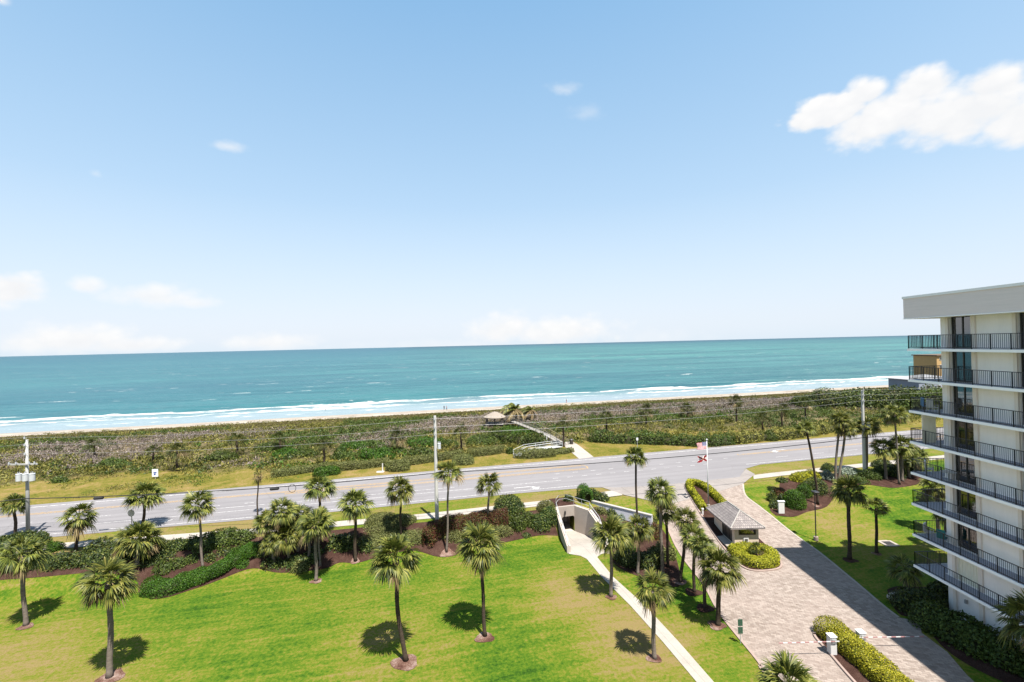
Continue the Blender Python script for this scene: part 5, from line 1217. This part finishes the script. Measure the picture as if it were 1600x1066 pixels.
for (i, lb, L) in ((47, 'black splice case hanging on the cable near the left pole', .5), (64, 'black splice case on the cable beside the thin brown palm', .5)):
    q = cp[i]; mb = MB(); mb.tube([q-dirv*L+np.array([0, 0, -.18]), q-dirv*L*.8+np.array([0, 0, -.18]), q+dirv*L*.8+np.array([0, 0, -.18]), q+dirv*L+np.array([0, 0, -.18])], [.08, .17, .17, .08], 10)
    for s in (-.4, .4): mb.tube([q+dirv*s, q+dirv*s+np.array([0, 0, -.18])], .02, 5)
    tag(mb.build('splice_case', M['cable']), lb, 'cable box')
q = cp[65]+dirv*.8; mb = MB(); mb.tube([q+dirv*.40*math.cos(w)+np.array([0, 0, .46*math.sin(w)-.3]) for w in np.linspace(0, 2*PI, 20)[:-1]], .03, 6, closed=True); tag(mb.build('cable_loop', M['cable']), 'ring of slack black cable hanging beside the splice case', 'cable coil')

# ------------------------------------------------------------------ signs beyond and beside the road
def roadsign(px, foot, top, label, w, h, mat, shape='rect', z=2.2, mark=None):
    b = un(px, foot, z); b[2] = float(hz(b[0], b[1])); t = at_depth(px, top, b[1]); e = empty('road_sign', b, label, 'sign'); H_ = t[2]-b[2]
    mb = MB(); mb.tube([b, b+np.array([0, 0, H_])], .05, 6); mb.build('post', M['galv'], e)
    mb = MB(); c = (b[0], b[1]-.07, b[2]+H_-h/2)
    if shape == 'rect': mb.box(c, (w, .03, h))
    else: mb.tube([(c[0], c[1]-.015, c[2]), (c[0], c[1]+.015, c[2])], w/2, 8)
    o = mb.build('sign_plate', M[mat], e)
    if mark:
        mb = MB(); mb.box((c[0], c[1]-.02, c[2]+.05), (w*.5, .006, h*.16)); mb.box((c[0]-w*.05, c[1]-.02, c[2]-h*.18), (w*.3, .006, h*.2)); mb.build('symbol', M['signblue'], o)
    return e
roadsign(243, 749, 733, 'white square sign with a dark symbol in the grass beyond the road', 1.0, 1.25, 'signwhite', mark=1)
roadsign(206, 826, 796, 'round grey backed sign on a thin post at the near road edge', .85, .85, 'galv', 'oct')
roadsign(996, 704, 684, 'white marker post with a small head beyond the road centre', .35, .5, 'signwhite')
g = un(598, 737, 2.2); mb = MB(); mb.box((g[0], g[1], g[2]+.6), (.14, .14, 1.5)); mb.box((g[0]-.3, g[1]-.3, g[2]+.05), (1.2, .7, .1)); tag(mb.build('marker_post', M['white']), 'white marker post on a small slab between the clipped verge hedges', 'post')
# ------------------------------------------------------------------ beach crossing
hz0 = float(hz(*HUT[:2])); hut = empty('beach_hut', (HUT[0], HUT[1], hz0), 'open beach hut with a conical thatched roof at the end of the boardwalk', 'hut')
mb = MB(); n = 14; zz = hz0+.55
V = [(HUT[0], HUT[1], zz+3.05)]
for k, (rr, z) in enumerate(((1.0, 2.75), (1.9, 2.3), (2.9, 1.72), (2.75, 1.6))):
    for i in range(n): a_ = 2*PI*i/n; V.append((HUT[0]+rr*math.cos(a_)*(1+.03*math.sin(i*5)), HUT[1]+rr*math.sin(a_), zz+z+.05*math.sin(i*7+k)))
F = [(0, 1+i, 1+(i+1) % n) for i in range(n)]
for k in range(3):
    for i in range(n): F.append((1+k*n+i, 1+(k+1)*n+i, 1+(k+1)*n+(i+1) % n, 1+k*n+(i+1) % n))
mb.add(V, F); mb.build('thatch_roof', M['thatch'], hut)
for sx_ in (-1.9, 0, 1.9):
    for sy_ in (-1.6, 1.6):
        mb = MB(); mb.tube([(HUT[0]+sx_, HUT[1]+sy_, hz0-.2), (HUT[0]+sx_, HUT[1]+sy_, zz+2.1)], .1, 8); mb.build('post', M['wood'], hut)
mb = MB(); mb.box((HUT[0], HUT[1], zz), (4.6, 4, .14)); mb.build('deck', M['greywood'], hut)
mb = MB(); rail(mb, [(HUT[0]-2.2, HUT[1]-1.9, zz), (HUT[0]+2.2, HUT[1]-1.9, zz)], .9, .05, .9); rail(mb, [(HUT[0]-2.2, HUT[1]-1.9, zz), (HUT[0]-2.2, HUT[1]+1.9, zz)], .9, .05, .9); mb.build('railing', M['wood'], hut)
def boardwalk(name, label, P, w, rz, mat='greywood', post=2.0):
    e = empty(name, P[0], label, 'boardwalk'); P = [np.array(p, float) for p in P]
    mb = MB(); mb.wall([p[:2] for p in P], w, [p[2]-.12 for p in P], [p[2] for p in P]); 
    mb.build('deck', M[mat], e)
    for s in (-1, 1):
        Q = []
        for i, p in enumerate(P):
            d = P[min(i+1, len(P)-1)]-P[max(i-1, 0)]; d[2] = 0; d /= np.linalg.norm(d); Q.append(p+np.array([-d[1], d[0], 0])*s*w/2)
        mb = MB(); rail(mb, Q, rz, .036, post, (.55,)); mb.build('railing', M[mat], e)
    mb = MB()
    for a, b in zip(P[:-1], P[1:]):
        L = np.linalg.norm(b-a); k = max(1, int(L/3))
        for i in range(k+1):
            q = a+(b-a)*i/k; mb.box((q[0], q[1], (q[2]+float(hz(q[0], q[1])))/2-.2), (.16, .16, max(.3, q[2]-float(hz(q[0], q[1]))+.4)))
    mb.build('support_posts', M['greywood'], e)
K = [un(884, 696, 2.35), un(856, 680, 3.6), un(838, 672, 3.7), un(802, 658, 3.6), (HUT[0]+2.3, HUT[1], zz+.05)]
boardwalk('boardwalk', 'grey timber boardwalk climbing through the scrub to the beach hut', K, 1.5, 1.0, 'oldwood')
K2 = [un(806, 712, 2.35), un(822, 704, 2.9), un(858, 699, 3.0), un(874, 697, 2.6)]
boardwalk('access_ramp', 'white railed access ramp behind the oval clipped hedge', K2, 1.5, .95, 'whitemetal', 2.2)
q = un(804, 715, 2.3); mb = MB(); mb.box((q[0], q[1], q[2]+.3), (.3, .3, .7)); mb.box((q[0], q[1], q[2]+.68), (.42, .42, .1)); tag(mb.build('ramp_pillar', M['white'], None, bevel=.03), 'short white pillar at the foot of the access ramp', 'pillar')
q = un(851, 690, 2.4); e = empty('shower_post', q, 'white shower stand beside the boardwalk stair', 'shower'); mb = MB(); mb.box((q[0], q[1], q[2]+.8), (.2, .2, 1.6)); mb.build('post', M['white'], e); mb = MB(); mb.box((q[0]+.7, q[1]-.2, q[2]+.7), (.7, .2, 1.3)); mb.build('screen', M['white'], e)
q = un(893, 694, 2.35); e = empty('waste_bin', q, 'dark round waste bin at the end of the beach footpath', 'bin'); mb = MB(); mb.tube([q, q+np.array([0, 0, .85])], [.36, .42], 14); mb.build('drum', M['darkmetal'], e); mb = MB(); mb.sphere(q+np.array([0, 0, .86]), .44, sc=(1, 1, .5)); mb.build('lid', M['darkmetal'], e)

def person(label, foot, hgt, shirt, trousers, facing, lean=0):
    """one continuous body grown over a skeleton"""
    J = {'pel': (0, 0, .52), 'wai': (0, .005, .61), 'che': (0, .0, .74), 'nec': (0, .0, .83), 'hd0': (0, -.01, .875), 'hd1': (0, -.012, .93), 'hd2': (0, -.005, .975)}
    ch = [('pel', 'wai'), ('wai', 'che'), ('che', 'nec'), ('nec', 'hd0'), ('hd0', 'hd1'), ('hd1', 'hd2')]; R = dict(pel=.075, wai=.068, che=.08, nec=.03, hd0=.042, hd1=.052, hd2=.035)
    for s, n in ((-1, 'l'), (1, 'r')):
        st = .05*s*lean
        for k, p, r in (('sh', (.105*s, 0, .80), .036), ('el', (.14*s, .02, .63), .026), ('wr', (.145*s, -.05, .49), .018), ('ha', (.145*s, -.065, .45), .02),
                        ('hp', (.05*s, 0, .49), .058), ('kn', (.058*s, -.02+st, .28), .038), ('an', (.06*s, .01+2*st, .045), .024), ('to', (.065*s, -.07+2*st, .018), .02)): J[k+n] = p; R[k+n] = r
        ch += [('che', 'sh'+n), ('sh'+n, 'el'+n), ('el'+n, 'wr'+n), ('wr'+n, 'ha'+n), ('pel', 'hp'+n), ('hp'+n, 'kn'+n), ('kn'+n, 'an'+n), ('an'+n, 'to'+n)]
    ks = list(J); idx = {k: i for i, k in enumerate(ks)}
    e = empty('person', foot, label, 'person', rz=facing)
    me = bpy.data.meshes.new('body'); me.from_pydata([tuple(c*hgt for c in J[k]) for k in ks], [(idx[a], idx[b]) for a, b in ch], []); o = link('body', me, e)
    md = o.modifiers.new('skin', 'SKIN'); 
    for i, k in enumerate(ks): me.skin_vertices[0].data[i].radius = (R[k]*hgt, R[k]*hgt)
    me.skin_vertices[0].data[0].use_root = True; o.modifiers.new('sub', 'SUBSURF').levels = 1
    dg_ = bpy.context.evaluated_depsgraph_get(); ev = o.evaluated_get(dg_); m2 = bpy.data.meshes.new_from_object(ev); o.modifiers.clear(); o.data = m2
    for q in ('skin', shirt, trousers): m2.materials.append(M[q])
    for p in m2.polygons:
        z = p.center.z/hgt; ax = abs(p.center.x)/hgt
        p.material_index = 0 if z > .825 or (ax > .125 and z < .6) or z < .06 else (1 if z > .53 else 2)
        p.use_smooth = True
    mb = MB(); mb.sphere((foot[0], foot[1], foot[2]+.945*hgt), .06*hgt, sc=(1, 1.05, .85)); mb.v = [(x-foot[0], y-foot[1]+.012*hgt, z-foot[2]) for x, y, z in mb.v]; h = mb.build('hair', M['hair'], None, (0, 0, 0)); h.parent = e
for (x, y, s, tr, f, lb) in ((694, 641, 'clothdark', 'clothdark', .4, 'distant person in dark clothes standing by the water behind the tall pole'), (698, 641.5, 'clothred', 'clothdark', -1.2, 'distant person in a red top beside the darkly dressed one'), (509, 645, 'clothdark', 'clothdark', 2.0, 'lone distant walker on the wet sand left of centre'), (885, 630, 'clothdark', 'clothred', 1.0, 'lone distant person by the surf right of the beach hut')):
    g = G(x, y); person(lb, g, 1.75, s, tr, f, 1)

# ------------------------------------------------------------------ houses by the beach
def house(label, x, y, z, w, d, h, mat, roofmat, wins, gable, rz=0.0, over=.5):
    e = empty('beach_house', (x, y, z), label, 'house', rz=rz)
    mb = MB(); mb.box((0, 0, h/2), (w, d, h)); o = mb.build('wall', M[mat], None, (0, 0, 0)); o.parent = e
    mb = MB()
    if gable: hip(mb, -w/2-over, w/2+over, -d/2-over, d/2+over, h+.1, h+gable, min(d/2, w/2))
    else: mb.box((0, 0, h+.2), (w+2*over, d+2*over, .4))
    o = mb.build('roof', M[roofmat], None, (0, 0, 0)); o.parent = e
    for (wx, wz, ww, wh) in wins:
        mb = MB(); holed(mb, wx-ww/2, wx+ww/2, wz-wh/2, wz+wh/2, wx-ww/2+.12, wx+ww/2-.12, wz-wh/2+.12, wz+wh/2-.12, -d/2-.06, .12); f = mb.build('window', M['white'], None, (0, 0, 0)); f.parent = e
        mb = MB(); mb.box((wx, -d/2-.025, wz), (ww-.24, .05, wh-.24)); g = mb.build('pane', M['darkwin'], None, (0, 0, 0)); g.parent = f
    return e
q = at_depth(1442, 600, 172); house('blue grey beach house with a pale flat roof behind the upper balconies', 155.5, 172, 1.5, 18, 12, 5.0, 'housegrey', 'houseroof', [(-5.6, 2.3, 1.6, 1.6), (-1, 2.3, 1.6, 1.6), (4, 2.3, 2, 1.6)], 1.6, .1)
house('tall tan beach house with a dark brown roof edge behind the balconies', 186.5, 196, 1.5, 20, 10, 12.6, 'houseorange', 'housebrown', [(-8+2.6*k, 11.4, 1.4, 1.3) for k in range(7)]+[(-8+2.6*k, 8.2, 1.4, 1.5) for k in range(7)], 0, .1)

# ------------------------------------------------------------------ apartment block
XB, XW, YT, YE = 34.25, 35.6, 39.5, 37.9     # balcony edge, facade, far tip, far wall corner
apt = empty('apartment_block', (40, 25, 0), 'cream apartment block with railed wrap-around balconies and grey fascia', 'apartment building')
Y_S = 6.0
bays = []; y = YE
doors = [(36.99, 35.2), (32.0, 30.2), (27.4, 25.6), (22.4, 20.6), (17.4, 15.6), (12.4, 10.6)]
SZ = [21.85-2.664*i for i in range(8)]        # slab tops
CEIL = [24.42]+[z-.2 for z in SZ[:-1]]
# load-bearing wall with door openings, one per storey
mb = MB()
mb.box(((XW+.95), YE-.15, 12.1), (1.7, .3, 24.6))
ys = [YE-.3]+[v for d in doors for v in d]+[Y_S]
for a, b in zip(ys[0::2], ys[1::2]): mb.box((XW+.2, (a+b)/2, 12.1), (.4, a-b, 24.6))
mb.box((47, YE-.16, 12.1), (19, .32, 24.5)); mb.box((46, 6.1, 12.1), (19, .2, 24.5)); 
mb.box((46.2, 22, -.2), (19.6, 31.5, .2))
mb.build('wall', M['stucco'], apt)
mb = MB()     # pilasters beside the doors
for (a, b) in doors:
    mb.box((XW-.06, a+.14, 12.1), (.16, .24, 24.6)); mb.box((XW-.06, b-.16, 12.1), (.16, .30, 24.6))
mb.build('pilaster', M['stucco2'], apt)
for (a, b) in doors:
    mb = MB(); mb.box((XW+.25, (a+b)/2, 1.4), (.35, a-b, 3.4)); mb.build('base_wall', M['stucco'], apt)
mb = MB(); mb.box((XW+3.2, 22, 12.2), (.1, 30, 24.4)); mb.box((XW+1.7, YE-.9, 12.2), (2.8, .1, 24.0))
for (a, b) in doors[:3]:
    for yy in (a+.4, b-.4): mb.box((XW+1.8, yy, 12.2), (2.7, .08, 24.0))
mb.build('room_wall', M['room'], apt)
for i, z in enumerate(SZ):
    b = MB(); b.prism([(XB, YT), (XB, Y_S), (50, Y_S), (50, YT)], z-.2, z); bo = b.build('balcony', M['slab'], apt)
    dk = MB(); dk.prism([(XB+.06, YT-.06), (XB+.06, Y_S), (XW-.15, Y_S), (XW-.15, YE+.02), (50, YE+.02), (50, YT-.06)], z+.003, z+.012); dk.build('deck', M['deck'], bo)
    r = MB(); hh = 1.12; xr = XB+.08; yr = YT-.08
    for zz_ in (.10, hh): 
        r.box((xr, (yr+Y_S)/2, z+zz_), (.05, yr-Y_S, .045)); r.box(((xr+50)/2, yr, z+zz_), (50-xr, .05, .045))
    yy = yr; k = 0
    while yy > 15:
        if k % 10 == 0: r.box((xr, yy, z+hh/2), (.055, .055, hh))
        else: r.box((xr, yy, z+(hh+.1)/2), (.019, .019, hh-.1))
        yy -= .135; k += 1
    xx = xr; k = 0
    while xx < 42:
        if k % 8 == 0: r.box((xx, yr, z+hh/2), (.055, .055, hh))
        else: r.box((xx, yr, z+(hh+.1)/2), (.019, .019, hh-.1))
        xx += .135; k += 1
    r.build('railing', M['blackmetal'], bo)
    top = CEIL[i]
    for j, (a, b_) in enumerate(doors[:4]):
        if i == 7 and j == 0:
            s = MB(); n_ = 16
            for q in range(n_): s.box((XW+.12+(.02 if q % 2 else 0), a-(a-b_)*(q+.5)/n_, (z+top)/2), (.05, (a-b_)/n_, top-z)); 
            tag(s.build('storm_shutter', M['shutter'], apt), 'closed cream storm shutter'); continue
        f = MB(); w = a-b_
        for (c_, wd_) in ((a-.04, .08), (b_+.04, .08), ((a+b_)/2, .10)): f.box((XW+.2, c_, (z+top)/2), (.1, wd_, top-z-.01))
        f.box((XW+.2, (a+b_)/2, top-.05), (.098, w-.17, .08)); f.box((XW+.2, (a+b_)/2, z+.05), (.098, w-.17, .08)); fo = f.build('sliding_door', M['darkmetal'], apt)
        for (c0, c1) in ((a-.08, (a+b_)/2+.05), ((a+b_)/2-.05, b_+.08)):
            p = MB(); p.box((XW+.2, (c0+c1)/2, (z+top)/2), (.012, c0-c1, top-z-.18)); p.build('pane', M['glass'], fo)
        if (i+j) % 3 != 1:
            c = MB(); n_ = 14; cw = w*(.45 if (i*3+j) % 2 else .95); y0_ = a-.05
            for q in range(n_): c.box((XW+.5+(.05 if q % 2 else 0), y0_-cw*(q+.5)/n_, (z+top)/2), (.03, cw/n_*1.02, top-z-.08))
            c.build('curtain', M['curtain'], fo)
s = MB()
z = SZ[3]; n_ = 22                           # closed accordion shutter at the end of one balcony
for q in range(n_): s.box((XB+.35+1.2*(q+.5)/n_, YE+.75+(.05 if q % 2 else 0), (z+SZ[2]-.2)/2), (1.2/n_*1.05, .05, SZ[2]-.2-z))
tag(s.build('storm_shutter', M['shutter'], apt), 'folding cream shutter closing a balcony end')
mb = MB(); mb.box(((34.17+50)/2, (39.65+Y_S)/2, 25.3), (50-34.17, 39.65-Y_S, 1.72)); rf = mb.build('roof', M['fascia'], apt)
mb = MB(); mb.box(((34.11+50)/2, (39.71+Y_S)/2, 26.26), (50-34.11, 39.71-Y_S, .2)); mb.build('coping', M['coping'], rf)
mb = MB(); mb.box(((34.13+50)/2, (39.69+Y_S)/2, 24.43), (50-34.13, 39.69-Y_S, .06)); mb.build('soffit', M['slab'], rf)
for (yy, zz_, l) in ((36.3, 1.75, .1), (33.2, 1.3, .08)):
    mb = MB(); mb.box((XW-.06, yy, zz_), (.12, .14, .3)); mb.build('hose_bib', M['galv'], apt)
def chair(label, x, y, z, rz, mat, frame='white'):
    e = empty('balcony_chair', (x, y, z), label, 'chair', rz=rz); 
    def part(nm, bx_, mt):
        mb = MB()
        for c, d in bx_: mb.box(c, d)
        o = mb.build(nm, M[mt], None, (0, 0, 0), bevel=.01); o.parent = e
    part('seat', [((0, 0, .42), (.55, .55, .1))], mat); part('backrest', [((0, .27, .78), (.55, .09, .65))], mat)
    for sx_ in (-.26, .26):
        for sy_ in (-.24, .24): part('leg', [((sx_, sy_, .19), (.04, .04, .38))], frame)
        part('armrest', [((sx_, 0, .64), (.05, .5, .04)), ((sx_, -.23, .5), (.04, .04, .26))], frame)
chair('blue cushioned chair on the third balcony from the top', 35.1, 38.7, SZ[2]+.012, 1.2, 'plasticblue')
chair('white chair beside the blue cushioned chair on the third balcony', 34.85, 37.9, SZ[2]+.012, 1.7, 'white')
chair('teal cushioned chair on the second balcony from the bottom', 35.05, 37.6, SZ[6]+.012, 2.1, 'plasticteal')
chair('white chair at the tip of the second balcony from the bottom', 34.95, 38.7, SZ[6]+.012, .6, 'white')
chair('white chair by the column on the fifth balcony from the top', 35.2, 38.75, SZ[4]+.012, .9, 'white')
e = empty('balcony_table', (34.95, 36.8, SZ[4]+.012), 'round white table on the fifth balcony from the top', 'table')
mb = MB(); mb.cyl((34.95, 36.8, SZ[4]+.70), .5, .04, 24); mb.build('tabletop', M['white'], e); mb = MB(); mb.cyl((34.95, 36.8, SZ[4]+.03), .05, .67, 10); mb.cyl((34.95, 36.8, SZ[4]+.012), .26, .03, 16); mb.build('pedestal', M['white'], e)

# ------------------------------------------------------------------ sky, sun
EL, AZ = math.radians(65.5), math.atan2(.50, -.866)       # azimuth measured from +Y towards +X
sun = bpy.data.lights.new('sun', 'SUN'); sun.energy = 5.0; sun.angle = math.radians(.53); sun.color = (1, .95, .87)
so = bpy.data.objects.new('sun', sun); COL.objects.link(so)
sd = Vector((math.sin(AZ)*math.cos(EL), math.cos(AZ)*math.cos(EL), math.sin(EL))); so.rotation_euler = sd.to_track_quat('Z', 'Y').to_euler(); so.location = (20, -20, 60)
wld = bpy.data.worlds.new('World'); S.world = wld; wld.use_nodes = True
t = NT.__new__(NT); t.t = wld.node_tree; t.t.nodes.clear(); out = t.n('ShaderNodeOutputWorld'); bg = t.n('ShaderNodeBackground')
sk = t.n('ShaderNodeTexSky'); sk.sky_type = 'NISHITA'; sk.sun_disc = False; sk.sun_elevation = EL; sk.sun_rotation = AZ; sk.altitude = 10; sk.air_density = 1.0; sk.dust_density = .6; sk.ozone_density = 1.4
d = t.n('ShaderNodeTexCoord').outputs['Generated']; sx = t.n('ShaderNodeSeparateXYZ'); t.set(sx.inputs[0], d); X, Y, Z = sx.outputs
az = t.math('ARCTAN2', X, Y); hyp = t.math('SQRT', t.math('ADD', t.math('MULTIPLY', X, X), t.math('MULTIPLY', Y, Y))); el = t.math('DIVIDE', Z, t.math('MAXIMUM', hyp, .001))
cb = t.n('ShaderNodeCombineXYZ'); t.set(cb.inputs[0], az); t.set(cb.inputs[1], el); q2 = cb.outputs[0]
n1 = t.noise(t.map(q2, (1, 1.1, 1)), 21, 8, .66, 0); n2 = t.noise(t.map(q2, (1, 1.5, 1), loc=(2.3, 1, 0)), 22, 6, .6)
def bil(sc, loc):
    v_ = t.n('ShaderNodeTexVoronoi'); v_.voronoi_dimensions = '2D'; v_.feature = 'F1'; t.set(v_.inputs['Vector'], t.map(q2, (1, 1.35, 1), loc=loc)); v_.inputs['Scale'].default_value = sc; v_.inputs['Detail'].default_value = 2; v_.inputs['Roughness'].default_value = .5
    return t.math('SUBTRACT', 1.0, v_.outputs['Distance'])
n3 = bil(20, (0, 0, 0))
nn = t.math('ADD', t.math('MULTIPLY', n1, .5), t.math('ADD', t.math('MULTIPLY', n2, .2), t.math('MULTIPLY', n3, .34)))
under = None
dens = None
def ae(px, py):
    v = ray(px, py); return math.atan2(v[0], v[1]), v[2]/math.hypot(v[0], v[1])
def cloud(px, py, wx, wy, k, soft=.55, amp=1.25):
    global dens
    a0, e0 = ae(px, py); a1, _ = ae(px+wx, py); _, e1 = ae(px, py-wy)
    da = t.math('DIVIDE', t.math('SUBTRACT', az, a0), abs(a1-a0)); de = t.math('DIVIDE', t.math('SUBTRACT', el, e0), abs(e1-e0))
    # flatter underside
    de = t.math('MULTIPLY', de, t.mrange(de, -.2, .2, 1.25, .92))
    rr = t.math('SQRT', t.math('ADD', t.math('MULTIPLY', da, da), t.math('MULTIPLY', de, de)))
    f = t.math('ADD', t.math('SUBTRACT', 1.05, rr), t.math('MULTIPLY', t.math('SUBTRACT', nn, .52), amp))
    f = t.mrange(f, 0, soft, 0, k, True)
    sh = t.mrange(t.math('ADD', de, t.math('MULTIPLY', t.math('SUBTRACT', n3, .55), 1.3)), -.9, .55, .25, 0)
    sh = t.math('MULTIPLY', sh, f); global under
    under = sh if under is None else t.math('MAXIMUM', under, sh)
    dens = f if dens is None else t.math('MAXIMUM', dens, f)
cloud(1385, 186, 165, 56, 1, .55, 1.0); cloud(1500, 180, 180, 66, 1, .55, 1.0); cloud(1620, 182, 150, 64, 1, .55, 1.0); cloud(1295, 178, 95, 38, 1, .4, 1.0); cloud(1350, 148, 50, 30, 1, .55, 1.0); cloud(1440, 136, 70, 36, 1, .55, 1.0); cloud(1550, 132, 80, 34, 1, .55, 1.0)
cloud(876, 140, 40, 16, .45, 1.0); cloud(915, 178, 40, 20, .22, 1.0); cloud(360, 230, 40, 13, .55, 1.0); cloud(150, 272, 16, 10, .3, 1); cloud(0, 0, 22, 14, .8, 1)
cloud(22, 452, 66, 36, 1, .6); cloud(135, 448, 44, 20, .8, .8); cloud(240, 464, 100, 26, .85, .9); cloud(300, 474, 70, 14, .7, .9)
cloud(110, 532, 150, 34, .95, .8); cloud(200, 540, 120, 20, .9, .8); cloud(420, 537, 100, 22, .85, .9); cloud(790, 516, 80, 36, .95, .8); cloud(870, 520, 130, 34, .95, .8); cloud(700, 540, 260, 14, .4, 1.2); cloud(1020, 530, 120, 20, .35, 1.2); cloud(-100, 470, 160, 40, .9, .8)
sr = t.n('ShaderNodeSeparateColor'); t.set(sr.inputs[0], sk.outputs[0]); cm = t.n('ShaderNodeCombineColor')
for i_, (g_, k_) in enumerate(((.86, 1.22), (.52, 1.9), (.40, 2.6))): t.set(cm.inputs[i_], t.math('MULTIPLY', t.math('POWER', sr.outputs[i_], g_), k_))
skyc = cm.outputs[0]
lift = t.mix(t.mrange(el, .0, .75, 1, 0), (1, 1, 1), (1, 1, 1))
shade = t.mix(t.mrange(n2, .35, .65), (4.55, 4.7, 4.9), (5.2, 5.2, 5.2))
hz_f = t.math('ADD', t.mrange(el, 0, .3, .85, .3), t.mrange(el, .3, .85, 0, -.28))
skyc = t.mix(hz_f, skyc, (3.68, 4.30, 4.80))
shade = t.mix(t.math('MULTIPLY', under, 2.6, clamp=True), (4.95, 4.93, 4.92), (4.2, 4.3, 4.45))
c = t.mix(dens, skyc, shade)
t.set(bg.inputs[0], c); bg.inputs[1].default_value = .075
t.t.links.new(bg.outputs[0], out.inputs[0])
S.view_settings.view_transform = 'Standard'; S.view_settings.look = 'None'; S.view_settings.exposure = 1.44; S.view_settings.gamma = 1
S.cycles.max_bounces = 6; S.cycles.diffuse_bounces = 3; S.cycles.transparent_max_bounces = 8; S.cycles.transmission_bounces = 4; S.cycles.caustics_reflective = False; S.cycles.caustics_refractive = False
